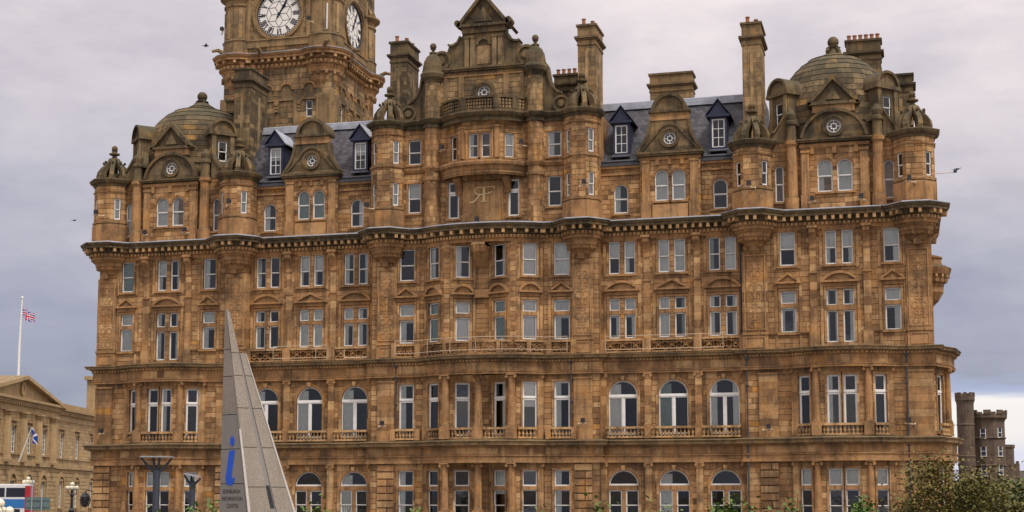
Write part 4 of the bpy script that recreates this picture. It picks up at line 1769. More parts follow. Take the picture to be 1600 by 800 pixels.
for q in (-1, 1):
    FG.ring(ga, q * 2.0, 37.68, .04, .24, -.6, .42, OC, 0, 360, 10)
    # swept shoulder with volutes
    pts = [(1.62, 34.28), (4.05, 34.28), (4.2, 34.8), (3.95, 35.35), (3.45, 35.6), (2.9, 35.62), (2.72, 36.1), (2.2, 36.15), (1.85, 36.45), (1.66, 36.9), (1.62, 36.9)]
    P = [(q * x, z) for x, z in pts]
    if q < 0:
        P.reverse()
    FG.slab(ga, P, -.7, .02, OC, .05)
    FG.ring(ga, q * 3.3, 34.98, .55, .74, 0, .16, OC, 0, 360, 20)
    FG.ring(ga, q * 3.3, 34.98, .02, .3, 0, .18, OC, 0, 360, 14)
    FG.strip(ga, [(q * x, z) for x, z in ((2.85, 36.12), (2.72, 35.98), (2.4, 36.0), (2.0, 36.2), (1.75, 36.7))], -.16 * q, -.8, .2, OC)
build('gable', ga, HOTEL)
oculus(FG, 0, 32.33, .5, 0., OC)
# curved pierced parapet over the oriel
pp = bulge(-3.2, 3.2, 0, 1.35, 10)
m = MB()
m.sweep(pp, [(-.1, 30.45), (.1, 30.45), (.1, 30.7), (-.1, 30.7)], OC)
m.sweep(pp, [(-.12, 31.5), (.14, 31.5), (.14, 31.66), (-.12, 31.66)], OC)
m.sweep(pp, [(-.1, 30.7), (-.05, 30.7), (-.05, 31.5), (-.1, 31.5)], OC)
for i in range(10):
    F = frame_between(pp[i], pp[i + 1])
    l = hypot(pp[i + 1][0] - pp[i][0], pp[i + 1][1] - pp[i][1])
    if i in (0, 3, 7, 9):
        F.box(m, -.2, .3, -.1, .12, 30.7, 31.5, OC)
    for k in range(3):
        for j in range(3):
            F.box(m, l * (k + .2) / 3, l * (k + .72) / 3, -.04, .07, 30.75 + j * .25, 30.92 + j * .25, 'tower_stone', .2)
    for k in range(3):
        F.box(m, l * (k - .08) / 3 + .02, l * (k + .1) / 3 + .02, -.05, .05, 30.7, 31.5, OC)
build('parapet', m, HOTEL)
# large scrolls between the end turrets and the gable
for q in (-1, 1):
    m = MB()
    pts = [(4.62, 30.4), (6.6, 30.4), (6.6, 30.9), (6.3, 31.5), (5.9, 31.75), (5.6, 32.0), (5.25, 32.3), (4.95, 33.0), (4.8, 34.0), (4.62, 34.0)]
    P = [(q * x, z) for x, z in pts]
    if q < 0:
        P.reverse()
    FG.slab(m, P, -.8, -.1, OC, .05)
    FG.ring(m, q * 5.95, 31.05, .46, .64, -.1, .08, OC, 0, 360, 18)
    FG.ring(m, q * 5.95, 31.05, .02, .26, -.1, .1, OC, 0, 360, 12)
    FG.strip(m, [(q * x, z) for x, z in ((6.0, 31.75), (5.6, 31.95), (5.25, 32.3), (4.95, 33.0), (4.78, 34.0))], -.16 * q, -.85, .06, OC)
    build('scroll_wall', m, HOTEL)


# --- turrets
def crown(parent, cx, cy, z, r, mat=OC):
    """open crown of eight curved ribs with a finial"""
    pr = [(.95, 0), (1.0, .3), (.93, .66), (.76, 1.0), (.52, 1.32), (.36, 1.62), (.3, 1.8), (.14, 1.8), (.16, 1.5), (.34, 1.16), (.5, .86), (.6, .55), (.62, .25), (.56, 0)]
    for k in range(8):
        a = rad(22.5 + 45 * k)
        m = MB()
        d, n = (cos(a), sin(a)), (-sin(a), cos(a))
        w = .17
        A = [(cx + d[0] * q * r + n[0] * w, cy + d[1] * q * r + n[1] * w, z + h) for q, h in pr]
        B = [(cx + d[0] * q * r - n[0] * w, cy + d[1] * q * r - n[1] * w, z + h) for q, h in pr]
        m.face(B, mat)
        m.face(A[::-1], mat)
        for i in range(len(pr)):
            j = (i + 1) % len(pr)
            m.face([A[i], A[j], B[j], B[i]], mat, .2)
        m.ball(cx + d[0] * .6 * r, cy + d[1] * .6 * r, z + 1.42, .12, mat, 6)
        m.box(cx + d[0] * .82 * r - .2, cx + d[0] * .82 * r + .2, cy + d[1] * .82 * r - .2, cy + d[1] * .82 * r + .2, z - .02, z + .22, mat)
        build('rib', m, parent)
    m = MB()
    m.lathe(cx, cy, [(.3, z + 1.55), (.32, z + 1.8), (.2, z + 1.95), (.16, z + 2.05), (.42, z + 2.15), (.42, z + 2.25), (.2, z + 2.32), (.2, z + 2.42), (.26, z + 2.5)], mat, 12)
    m.ball(cx, cy, z + 2.66, .24, mat, 10)
    build('finial', m, parent)


def turret(cx, cy, r, z0, z1, floors, cap_z, curs):
    tb = MB()
    pts = octa(cx, cy, r)
    wf = {0: 1, 2: 2}
    fac = []
    for k in range(8):
        p, q = pts[k], pts[(k + 1) % 8]
        F = frame_between(p, q)
        fac.append(F)
        l = hypot(q[0] - p[0], q[1] - p[1])
        sp = []
        if k in (0, 2):
            sp = [(l / 2, za, .5, hh, 'S', curs) for za, hh in floors]
        hid = F.n[1] > .3
        ashlar(F, 0, l, z0, z1, [opening(s) for s in sp], WALL, .4, SS, L=(l * .4, l * .62), keep=not hid)
        for s in sp:
            reveal(F, WALL, s, SS, .2, room=True)
            window(F, s, HOTEL, .16)
    t_ = thing_part = None
    tb.sweep(pts, [(-.1, z1 - .1), (.08, z1 - .08), (.1, z1 + .06), (.26, z1 + .14), (.34, z1 + .26), (.4, z1 + .4), (.36, z1 + .46), (-.3, z1 + .6), (-.9, z1 + .62)], OC, True)
    t_ = build('turret', tb, HOTEL)
    rings = [[(-.1, z1 - .62), (.06, z1 - .6), (.1, z1 - .5), (0, z1 - .46)]]
    for za, hh in floors:
        rings.append([(-.05, za - .3), (.08, za - .28), (.1, za - .16), (.02, za - .08), (-.05, za - .06)])
    rings.append([(0, ZB - .1), (.1, ZB - .1), (.1, floors[0][0] - .42), (.0, floors[0][0] - .31)])
    for q in rings:
        tb = MB()
        tb.sweep(pts, q, SS, True)
        build('string_course', tb, t_)
    crown(t_, cx, cy, cap_z, r)


for sx in (-1, 1):
    turret(sx * 30.95, TC[1], TC[2], ZB, 26.75, [(23.95, 1.68)], 27.3, 'pw' if sx < 0 else '')
    turret(sx * T2[0], T2[1], T2[2], ZB, 26.65, [(23.85, 1.75)], 27.2, 'p' if sx < 0 else '')
    turret(sx * T3[0], T3[1], T3[2], ZB, 29.85, [(23.85, 1.72), (27.06, 1.74)], 30.42, 'p')

# --- roofs
m = MB()
for x0, x1 in ((-20.4, -7.4), (7.4, 20.4)):
    a, b, c, d = (.95, 26.3), (4.7, 31.55), (8.2, 31.6), (11.8, 26.3)
    for (y0, z0), (y1, z1) in ((a, b), (b, c), (c, d)):
        m.face([(x0, y0, z0), (x1, y0, z0), (x1, y1, z1), (x0, y1, z1)], 'slate')
    for x in (x0, x1):
        m.face([(x, *q) for q in (a, b, c, d)], 'slate')
for x0, x1, z1 in ((-7.4, 7.4, 34.0),):
    for p in ([(x0, .9, 30), (x0, 11.8, 30), (0, 11.8, z1), (0, .9, z1)], [(x1, .9, 30), (x1, 11.8, 30), (0, 11.8, z1), (0, .9, z1)]):
        m.face(p, 'slate')
    m.face([(x0, 11.8, 30), (x1, 11.8, 30), (0, 11.8, z1)], 'slate')
rf = build('roof', m, HOTEL)
for x0, x1 in ((-20.4, -7.4), (7.4, 20.4)):
    m = MB()
    m.box(x0, x1, 4.45, 4.95, 31.42, 31.72, 'lead')
    m.box(x0, x1, 4.6, 5.2, 31.7, 31.98, 'lead')
    m.tube([(x0, 4.75, 31.98), (x1, 4.75, 31.98)], .09, 'lead')
    build('ridge', m, rf)
    m = MB()
    m.box(x0, x1, .5, .98, 26.22, 26.4, 'lead_dark')
    m.tube([(x0, .72, 26.55), (x1, .72, 26.55)], .12, 'lead_dark')
    m.tube([(x0, .85, 27.0), (x1, .85, 27.0)], .03, 'lead_dark')
    build('gutter', m, rf)
m = MB()
m.box(-31.6, 31.6, 11.4, 11.8, -.8, 26.3, SS)
m.box(-31.6, 31.6, .9, 11.6, 21.9, 22.05, 'lead_dark')
m.box(-8.6, 8.6, 11.0, 11.7, 22, 30.2, SS)
m.face([(-8.8, 0.05, 22), (-8.8, 11, 22), (-8.8, 11, 30.2), (-8.8, .05, 30.2)], SS)
m.face([(8.8, 0.05, 22), (8.8, 11, 22), (8.8, 11, 30.2), (8.8, .05, 30.2)], SS)
for sx in (-1, 1):
    x0, x1 = sorted((sx * 31.7, sx * 20.6))
    m.box(x0, x1, .6, 11.6, 22.05, 27.0, SS)
build('rear_wall', m, HOTEL)
# slated dormers
for x in (-17.4, -10.3, 10.2, 17.35):
    F = Fr(0, 1.25, 0)
    m = MB()
    nv = 'navy_timber'
    a, b = x - .62, x + .62
    for q in ((a, x - .47), (x + .47, b)):
        F.box(m, q[0], q[1], -.25, 0, 27.1, 29.55, nv)
    F.box(m, x - .47, x + .47, -.25, 0, 29.42, 29.55, nv)
    F.box(m, x - .47, x + .47, -.25, .04, 27.1, 27.3, nv)
    F.box(m, x - .7, x + .7, -.1, .2, 27.0, 27.1, 'lead')
    for q in (a, b - .05):
        F.box(m, q, q + .05, -3.4, -.2, 27.1, 29.55, nv)
    F.box(m, x - .82, x + .82, -.3, .16, 29.55, 29.72, nv)
    F.slab(m, [(x - .72, 29.72), (x + .72, 29.72), (x, 30.75)], -.2, .04, nv)
    P = F.p
    for q in (-1, 1):
        A = [P(x + q * .9, .18, 29.66), P(x, .18, 30.82), P(x, -3.6, 30.82), P(x + q * .9, -2.6, 29.66)]
        B = [(u, v, w + .09) for u, v, w in A]
        m.hexa(A + B, 'lead' if q > 0 and x < 0 else nv)
    d = build('dormer', m, rf)
    sp = (x, 27.3, .94, 2.12, 'D', 't' if x < 0 else '')
    reveal(F, WALL, sp, nv, .2)
    window(F, sp, HOTEL, .14)


# --- chimneys
POT = MB()
POT.lathe(0, 0, [(.17, 0), (.15, .1), (.13, .42), (.17, .45), (.17, .52), (.11, .52), (.1, .3)], 'terracotta', 10, cap=False)
POTM = mesh_of('chimney_pot', POT, (0, 0, 0))


def chimney(x, y, w, d, z0, zn, z1, pots, mat=OC, parent=HOTEL):
    """stack: panelled shaft, necking cornice at zn, blocking course and cap at z1"""
    m = MB()
    h = .36
    z = z0
    while z < zn - .45:
        e = min(z + h, zn - .4)
        k = R.uniform(-.012, .012)
        for F, l in ((Fr(x - w / 2, y, 0), w), (Fr(x + w / 2, y, 90), d)):
            c = [0] + sorted(R.uniform(.2, .8) * l for _ in range(1 if l < 2 else 3)) + [l]
            for u, v in zip(c, c[1:]):
                g = R.gauss(0, .35)
                F.quad(m, u + .008, v - .008, z + .008, e - .008, .012, mat, g)
        z = e
    m.box(x - w / 2, x + w / 2, y, y + d, z0, zn - .4, mat, -.5)
    F = Fr(x - w / 2, y, 0)
    F.box(m, w * .42, w * .58, 0, .06, z0 + (zn - z0) * .25, zn - .9, mat, .8)
    F2 = Fr(x + w / 2, y, 90)
    F2.box(m, d * .44, d * .56, 0, .06, z0 + (zn - z0) * .25, zn - .9, mat, .5)

    def lay(e, a, b, g=0.):
        m.box(x - w / 2 - e, x + w / 2 + e, y - e, y + d + e, a, b, mat, g)
    lay(.07, zn - .4, zn - .3)
    lay(.03, zn - .3, zn - .02, .2)
    lay(.14, zn - .02, zn + .1, -.6)
    lay(.24, zn + .1, zn + .26, -.6)
    lay(.02, zn + .26, z1 - .16, -.1)
    lay(.12, z1 - .16, z1, -.6)
    o = build('chimney', m, parent)
    for k in range(pots):
        u = (k + .5) / pots
        if d > w:
            put('chimney_pot', POTM, (x - w * .2 + (w * .4 if k % 2 else 0), y + d * u, z1), o)
        else:
            put('chimney_pot', POTM, (x - w / 2 + w * u, y + d / 2, z1), o)
    return o


chimney(-7.5, 2.1, 1.4, 2.7, 30.0, 36.2, 37.5, 4)
chimney(7.45, 2.1, 1.35, 2.7, 30.0, 36.4, 37.6, 4, 'tower_stone')
chimney(19.75, 2.1, 1.35, 3.0, 26.8, 35.4, 36.7, 4, 'tower_stone')
chimney(-20.75, 2.1, 1.4, 3.2, 26.8, 35.2, 36.4, 4)
m = None
chimney(12.8, 8.6, 3.3, 1.5, 31, 34.2, 35.3, 0, 'tower_stone')
chimney(27.6, 6.8, 2.5, 1.2, 31, 35.0, 36.2, 6, OC)
chimney(-23.2, 6.6, 2.3, 1.2, 31, 33.9, 35.2, 5, OC)
chimney(30.2, 5.2, 1.7, 1.6, 29, 31.9, 32.9, 0, OC)
chimney(5.0, 6.5, 2.2, 1.0, 31.5, 34.2, 35.2, 5, OC)

# --- domes of the corner pavilions
for sx in (-1, 1):
    c, cy = sx * 25.5, 4.5
    m = MB()
    prof = [(4.55, 27.0), (4.55, 28.4)]
    zz = [28.4 + .46 * k for k in range(14)]

    def rz(z):
        u = min(1, max(0, (z - 28.4) / (6.1 if c > 0 else 5.65)))
        return max(.55, 4.6 * sqrt(max(0, 1 - u ** (1.75 if c > 0 else 2.5))))
    for a, b in zip(zz, zz[1:]):
        prof += [(rz(a) + .06, a + .03), (rz(b) + .15 * rz(b) / 4.6, b - .03), (rz(b) - .02, b - .03), (rz(b) - .02, b + .01)]
    q = 1 / cos(pi / 24)
    m.lathe(c, cy, [(r * q, z) for r, z in prof], OC, 24, pi / 24, True, .15, .45)
    dm = build('dome', m, HOTEL)
    for i in range(len(m.f)):
        pass
    m = MB()
    z = 34.1 if c > 0 else 33.65
    m.lathe(c, cy, [(.85, z - .3), (.85, z), (.95, z + .05), (.9, z + .12), (.6, z + .2), (.5, z + .5), (.38, z + .8), (.55, z + .9), (.3, z + 1.0)], OC, 8)
    for k in range(4):
        a = pi / 4 + k * pi / 2
        m.tube([(c + .75 * cos(a), cy + .75 * sin(a), z + .1), (c + .62 * cos(a), cy + .62 * sin(a), z + .55), (c + .3 * cos(a), cy + .3 * sin(a), z + .95)], .13, OC, 6)
    m.ball(c, cy, z + 1.33, .42, OC, 14)
    build('ball_finial', m, dm)
    # barrel topped dormers on the diagonals
    for q in (-1, 1):
        F = Fr(c + q * 3.75, cy - 3.65, q * 45)
        m = MB()
        for a, b in ((-.95, -.36), (.36, .95)):
            F.box(m, a, b, -2.2, 0, 27.0, 30.6, OC, -.2)
        F.box(m, -.36, .36, -2.2, 0, 27.0, 28.5, OC)
        F.box(m, -.36, .36, -2.2, 0, 30.1, 30.6, OC)
        F.box(m, -1.15, 1.15, -2.4, .22, 30.6, 30.85, OC)
        F.slab(m, F.arcpts(0, 30.85, .98, 0, 180, 14), -2.6, .02, OC, .1)
        F.ring(m, 0, 30.85, .9, 1.08, -2.6, .22, OC, 0, 180, 14)
        for s in (-.75, .75):
            F.box(m, s - .16, s + .16, 0, .12, 28.2, 30.6, OC, .3)
        for s in (-1, 1):
            F.slab(m, [(s * .95, 28.2), (s * 1.5, 28.2), (s * 1.2, 28.8), (s * .95, 29.6)][::s], -.6, -.05, OC)
        d = build('dormer', m, dm)
        sp = (0, 28.5, .72, 1.6, 'S', '')
        reveal(F, WALL, sp, OC, .2)
        window(F, sp, HOTEL, .16)

# --- corbelled oriel on the right hand flank, with its balcony
FS = Fr(XC, 0, 90)
m = MB()
m.lathe(XC, 5.0, [(.2, 15.6), (.6, 16.0), (.95, 16.6), (.95, 17.0), (1.0, 17.05), (1.0, 17.2), (1.2, 17.3), (1.22, 17.75), (1.4, 17.85), (1.5, 18.1), (1.56, 18.3), (1.4, 18.36), (1.2, 18.5), (.9, 18.6), (.85, 19.0), (.95, 19.05), (.95, 19.15), (.5, 19.3)], SS, 16)
for k in range(14):
    g = Fr(XC, 5, -80 + 20 * k)
    g.box(m, -.08, .08, 1.1, 1.42, 17.62, 17.82, SS, .6)
    g.box(m, -.06, .06, .95, 1.26, 17.34, 17.5, SS, .6)
build('oriel', m, HOTEL)
m = MB()
for y in (1.6, 3.0):
    console(m, FS, y, .5, 19.6, 20.6, .7)
build('console', m, HOTEL)
FS2 = Fr(XC, 0, 90)
m = MB()
FS2.box(m, 0.02, 1.5, 0, .12, 12.4, 20.7, SS)
build('pilaster', m, HOTEL)

# --- drain pipes and flood lights
for F, x, z0, z1 in ((F0, 6.66, 5.9, 12.0), (FW, 18.85, 12.4, 21.0), (F0, 19.25, -.8, 12.0), (F0, 30.05, -.8, 12.0), (F0, -6.7, 5.9, 12)):
    m = MB()
    m.tube([F.p(x, .2, z0), F.p(x, .2, z1)], .06, 'lead_dark', 8)
    F.box(m, x - .13, x + .13, .05, .32, z1 - .3, z1, 'lead_dark')
    for k in range(3):
        z = z0 + (z1 - z0) * (k + .5) / 3
        F.box(m, x - .1, x + .1, .0, .28, z - .04, z + .04, 'lead_dark')
    build('drain_pipe', m, HOTEL)


def floodlight(x, y, z, sgn=1, parent=HOTEL, reach=.7):
    m = MB()
    F = Fr(x, y, 0)
    m.tube([F.p(0, .02, z), F.p(sgn * reach * .7, .5, z + .02), F.p(sgn * reach, .55, z + .05)], .045, 'cream_pole')
    m.tube([F.p(0, .02, z - .12), F.p(0, .1, z), F.p(0, .02, z + .1)], .05, 'cream_pole')
    F.box(m, sgn * reach * .6 - .14, sgn * reach * .6 + .14, .42, .68, z + .12, z + .37, 'dark_metal')
    F.box(m, sgn * reach * .6 - .13, sgn * reach * .6 + .13, .45, .68, z + .37, z + .42, 'dark_metal')
    F.box(m, sgn * reach * .6 - .05, sgn * reach * .6 + .05, .5, .6, z + .05, z + .12, 'cream_pole')
    build('floodlight', m, parent)


for x, y, z, s in ((-30.9, -1.1, 24.2, -1), (-27.9, -.3, 22.55, 1), (-23.6, -.3, 22.6, -1), (-20.2, -1.35, 24.4, 1), (-8.2, -1.1, 23.6, -1), (-3.5, -.1, 27.9, 1),
                   (3.5, -.1, 27.9, -1), (.2, -.5, 22.2, -1), (7.6, -1.2, 24.4, 1), (20.2, -1.35, 23.6, -1), (23.6, -.3, 22.5, 1), (27.8, -.3, 22.5, -1), (31.0, -1.2, 23.4, -1),
                   (-8.0, -.15, 7.3, 1), (7.2, -.15, 7.3, 1), (20.3, -.15, 6.7, 1), (30.5, -.15, 7.0, -1), (-31.3, -.1, 7.0, 1)):
    floodlight(x, y, z, s)
m = MB()                                # light on a long arm at the right hand corner
m.tube([(32.0, -.9, 24.0), (33.6, -1.0, 24.02)], .025, 'cream_pole')
m.box(33.5, 33.72, -1.1, -.9, 24.0, 24.16, 'dark_metal')
build('bracket_lamp', m, HOTEL)
m = MB()                                # wrought lantern on the left hand corner
m.tube([(-31.8, -.05, 2.55), (-32.1, -.4, 2.7), (-32.15, -.5, 2.5)], .05, 'dark_metal')
m.lathe(-32.1, -.6, [(.1, 1.35), (.22, 1.45), (.3, 1.75), (.36, 2.05), (.4, 2.15), (.24, 2.32), (.1, 2.45), (.04, 2.6)], 'dark_metal', 8)
for k in range(6):
    a = k * pi / 3
    m.tube([(-32.1 + .3 * cos(a), -.6 + .3 * sin(a), 1.4), (-32.1 + .44 * cos(a), -.6 + .44 * sin(a), 1.9), (-32.1 + .2 * cos(a), -.6 + .2 * sin(a), 2.4)], .04, 'dark_metal', 5)
build('wall_lantern', m, HOTEL)

build('wall', WALL, HOTEL)
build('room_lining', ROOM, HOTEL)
emit_stones(HOTEL)

# ---------------------------------------------------------------- clock tower
TOWER = thing('clock_tower', 'tall square stone clock tower rising behind the left part of the hotel roof', 'clock tower', (-22.2, 17.1, -.8))
TS = 'tower_stone'
TX, TY, TH = -22.2, 17.1, 5.1
WALL = MB()
corners = [(TX - TH, TY - TH), (TX + TH, TY - TH), (TX + TH, TY + TH), (TX - TH, TY + TH)]


def tsq(e, rr, n=7):
    """tower plan with round corner turrets of radius rr standing e outside the walls (closed path)"""
    out = []
    for k, (sx, sy, a0) in enumerate(((-1, -1, 180), (1, -1, 270), (1, 1, 0), (-1, 1, 90))):
        cx, cy = TX + sx * (TH - 1.1), TY + sy * (TH - 1.1)
        st, en = a0 - 52, a0 + 142
        for i in range(n + 1):
            a = rad(st + (en - st) * i / n)
            out.append((cx + (rr + e) * cos(a), cy + (rr + e) * sin(a)))
    return out


for k in range(4):
    F = frame_between(corners[k], corners[(k + 1) % 4])
    vis = k < 2
    sl = [(8.1, 34.8, .62, 1.5, 'S', ''), (2.4, 34.8, .62, 1.5, 'S', '')] if vis else []
    for z0, z1 in ((-.8, 26), (26, 38.3), (38.3, 41)):
        if z0 < 0:
            F.quad(WALL, 0, 2 * TH, z0, z1, 0, TS)
            continue
        ashlar(F, 0, 2 * TH, z0, z1, [opening(s) for s in sl if z0 < s[1] < z1], WALL, .45, TS, L=(.7, 1.5), keep=vis, spread=1.3)
    for s in sl:
        reveal(F, WALL, s, TS, .25)
        window(F, s, TOWER, .2, 0, 'white_paint', TS)
    m = MB()
    for s in (.55, 2 * TH - .55):            # corner piers with sunk panel lines
        F.box(m, s - .8, s + .8, -.05, .16, 26, 36.8, TS, .1)
        F.box(m, s - .5, s + .5, .16, .26, 26, 36.6, TS, -.2)
    for s in (2 * TH / 3 - .2, 4 * TH / 3 + .2):
        F.box(m, s - .3, s + .3, -.05, .1, 26, 36.9, TS, .1)
    build('pier', m, TOWER)
    # blind arcade under the cornice
    for s in (2.4, 4.2, 6.0, 8.1):
        m = MB()
        F.ring(m, s, 37.3, .5, .66, -.02, .14, SS, 0, 180, 12)
        F.slab(m, [(s - .5, 36.5), (s + .5, 36.5)] + F.arcpts(s, 37.3, .5, 0, 180, 10), -.02, .03, TS, -.5)
        F.box(m, s - .66, s + .66, -.02, .1, 36.34, 36.5, TS)
        for q_ in (-.9, ):
            F.box(m, s + q_ - .2, s + q_ + .2, -.02, .18, 36.1, 36.5, TS)
            console(m, F, s + q_, .3, 35.3, 36.1, .24, TS)
        build('blind_arch', m, TOWER)
    # clock stage
    sh = [(2.55, 42.05, .001, .001, 'S', '')]
    ashlar(F, 0, 2 * TH, 41, 49.4, [(TH - 2.35, TH + 2.35, 41.9, 46.6)], WALL, .45, TS, L=(.7, 1.6), keep=vis, spread=1.3)
    m = MB()
    fill_round(m, F, TH, 44.25, 2.2, 2.36, -.01, TS)
    F.ring(m, TH, 44.25, 2.06, 2.22, -.4, .06, TS, 0, 360, 40)
    F.ring(m, TH, 44.25, 2.22, 2.4, -.02, .16, TS, 0, 360, 40)
    for q in (-2.85, 2.85):
        F.box(m, TH + q - .2, TH + q + .2, -.02, .14, 42.025, 47.5, TS, .15)
    F.box(m, TH - 3.2, TH + 3.2, -.05, .12, 41.3, 41.9, TS, -.1)
    F.box(m, TH - 3.2, TH + 3.2, -.05, .2, 41.9, 42.02, TS)
    build('clock_surround', m, TOWER)
    # clock
    m = MB()
    m.face([F.p(x, -.12, z) for x, z in F.arcpts(TH, 44.25, 2.06, 0, 354, 59)], 'clock_white')
    ck = build('clock_face', m, TOWER)
    m = MB()
    I_ = 'clock_ink'
    F.ring(m, TH, 44.25, 2.0, 2.07, -.125, -.05, I_, 0, 360, 48)
    F.ring(m, TH, 44.25, 1.86, 1.885, -.125, -.10, I_, 0, 360, 48)
    for i in range(60):
        a = rad(6 * i)
        c_, s_ = TH + 1.945 * cos(a), 44.25 + 1.945 * sin(a)
        F.strip(m, [(TH + 1.88 * cos(a), 44.25 + 1.88 * sin(a)), (TH + 2.01 * cos(a), 44.25 + 2.01 * sin(a))], .085, -.125, -.102, I_)
    build('minute_ring', m, ck)
    m = MB()
    for i in range(6):                       # glazing bars in a star of lozenges
        a = rad(30 + 60 * i)
        b0, b1 = rad(60 * i), rad(60 * i + 60)
        def pt(r, t):
            return (TH + r * cos(t), 44.25 + r * sin(t))
        for path in ([pt(0, 0), pt(.72, b0), pt(1.22, a)], [pt(1.22, a), pt(.72, b1)], [pt(.72, b0), pt(1.22, rad(60 * i)), pt(1.86, rad(60 * i))][1:]):
            F.strip(m, path, .035, -.125, -.105, I_)
        F.strip(m, [pt(1.22, a - rad(60)), pt(1.22, a - rad(30)), pt(1.22, a)], .035, -.125, -.106, I_)
    build('glazing_bar', m, ck)
    for i, num in enumerate(('XII', 'I', 'II', 'III', 'IIII', 'V', 'VI', 'VII', 'VIII', 'IX', 'X', 'XI')):
        m = MB()
        t_ = rad(90 - 30 * i)
        ur, ut = (cos(t_), sin(t_)), (sin(t_), -cos(t_))      # outwards, clockwise

        def q(u, v):                        # u along the clockwise tangent, v outwards
            return (TH + ur[0] * v + ut[0] * u, 44.25 + ur[1] * v + ut[1] * u)
        wd = {'I': .13, 'V': .24, 'X': .24}
        tot = sum(wd[c_] for c_ in num)
        u = -tot / 2
        for c_ in num:
            w_ = wd[c_]
            r0, r1 = 1.32, 1.84
            if c_ == 'I':
                bars = [((u + w_ / 2 - .04, r0), (u + w_ / 2 - .04, r1), .08)]
            elif c_ == 'V':
                bars = [((u + .02, r1), (u + w_ / 2 - .02, r0), .085), ((u + w_ / 2, r0), (u + w_ - .03, r1), .04)]
            else:
                bars = [((u + .02, r1), (u + w_ - .08, r0), .085), ((u + .03, r0), (u + w_ - .04, r1), .04)]
            for p0, p1, ww in bars:
                F.strip(m, [q(p0[0] + .0, p0[1]), q(p1[0], p1[1])], -ww, -.125, -.1, I_)
            u += w_
        build('numeral', m, ck)
    for nm, ang, ln, wd_, oo in (('hour_hand', 33, 1.15, .17, -.07), ('minute_hand', 31, 1.75, .085, -.03)):
        m = MB()
        t_ = rad(90 - ang)
        ur, ut = (cos(t_), sin(t_)), (sin(t_), -cos(t_))
        pg = [(-.05, -.4), (.05, -.4), (.05, ln * .5), (wd_, ln * .72), (0, ln), (-wd_, ln * .72), (-.05, ln * .5)]
        P_ = [(TH + ur[0] * v + ut[0] * u, 44.25 + ur[1] * v + ut[1] * u) for u, v in pg]
        F.slab(m, P_, oo - .03, oo, I_)
        F.ring(m, TH, 44.25, .0, .13, oo - .03, oo + .01, I_, 0, 360, 12)
        build(nm, m, ck)

for sx, sy in ((-1, -1), (1, -1), (1, 1), (-1, 1)):
    cx, cy = TX + sx * (TH - 1.1), TY + sy * (TH - 1.1)
    m = MB()
    m.lathe(cx, cy, [(.8, 36.9), (1.1, 37.2), (1.15, 37.6), (1.35, 38.0), (1.42, 38.5), (1.6, 38.7), (1.65, 39.3), (1.62, 41.0)], SS, 20)  # warmer stone than the walls: bounced glow painted into the corbel colour
    for k in range(14):
        a = 360 / 14 * k
        g = Fr(cx, cy, a)
        g.box(m, -.1, .1, 1.3, 1.72, 38.45, 38.75, TS, .1)
    build('corbel', m, TOWER)
    m = MB()
    m.lathe(cx, cy, [(1.62, 41.0), (1.62, 41.9), (1.7, 42.0), (1.6, 42.1), (1.5, 42.2), (1.48, 45.1), (1.6, 45.2), (1.6, 45.35), (1.5, 45.4), (1.52, 45.7), (1.75, 45.85),
                     (1.95, 46.0), (1.95, 46.15), (1.6, 46.25)], TS, 20)
    for k in range(8):
        g = Fr(cx, cy, 45 * k + 20)
        g.box(m, -.16, .16, 1.35, 1.53, 42.25, 44.8, TS, .3)
    t2 = build('turret', m, TOWER)
    crown(t2, cx, cy, 46.2, 1.55, TS)
    F = Fr(cx, cy - 1.5, 0)
m = MB()
g_ = Fr(TX + TH - 1.1, TY - TH + 1.1, 15)
g_.box(m, .05, .22, 1.3, 1.52, 42.4, 44.7, 'clock_ink')
g_.box(m, .24, .34, 1.3, 1.53, 42.4, 44.7, 'white_paint')
build('slit_window', m, TOWER)

CP = tsq(0, 1.62)
m = MB()
m.sweep(CP, [(-.1, 39.1), (.06, 39.1), (.1, 39.3), (.2, 39.34), (.2, 39.75), (.36, 39.8), (.36, 40.05), (.72, 40.1), (.72, 40.28), (.82, 40.4), (.88, 40.55), (.2, 40.8), (-.3, 40.82)], SS, True)  # sandstone colour here paints the orange light bounced onto the underside
build('cornice', m, TOWER)
m = MB()
m.sweep(CP, [(.86, 40.55), (.9, 40.55), (.9, 40.6), (.5, 40.72), (.45, 40.68)], 'lead', True)
build('lead_flashing', m, TOWER)
DM, base = MB(), MB()
Fr(0, 0, 0).box(base, -.12, .12, .33, .69, 0, .24, SS, .7)
me = mesh_of('modillion', base, (0, 0, 0))
for F, s in along(CP + CP[:1], .62, False):
    if F.n[1] > .3:
        continue
    x, y, _ = F.p(s, 0, 0)
    put('modillion', me, (x, y, 39.83), TOWER, rad(F.ang))
for F, s in along(CP + CP[:1], .42, False):
    F.box(DM, s - .11, s + .11, .15, .34, 39.42, 39.68, SS, .5)
build('dentil', DM, TOWER, kind='stuff')
for x, y, a in ((-26.9, 11.0, 215), (-17.4, 10.9, -45), (-16.0, 21.0, 0), (-16.2, 13.6, 0), (-23.6, 11.3, -90)):
    m = MB()                                # water spouts on the cornice
    d = (cos(rad(a)), sin(rad(a)))
    m.tube([(x, y, 40.7), (x + d[0] * .5, y + d[1] * .5, 40.95), (x + d[0] * 1.0, y + d[1] * 1.0, 40.8)], .22, TS, 7, .12)
    build('gargoyle', m, TOWER)
m = MB()                                    # head of the tower, above the picture
m.sweep(tsq(0, 1.3), [(0, 49.3), (.3, 49.5), (.9, 49.7), (1, 50.0), (-.4, 50.1), (-.4, 51)], TS, True)
m.box(TX - 3.9, TX + 3.9, TY - 3.9, TY + 3.9, 49.4, 53, TS)
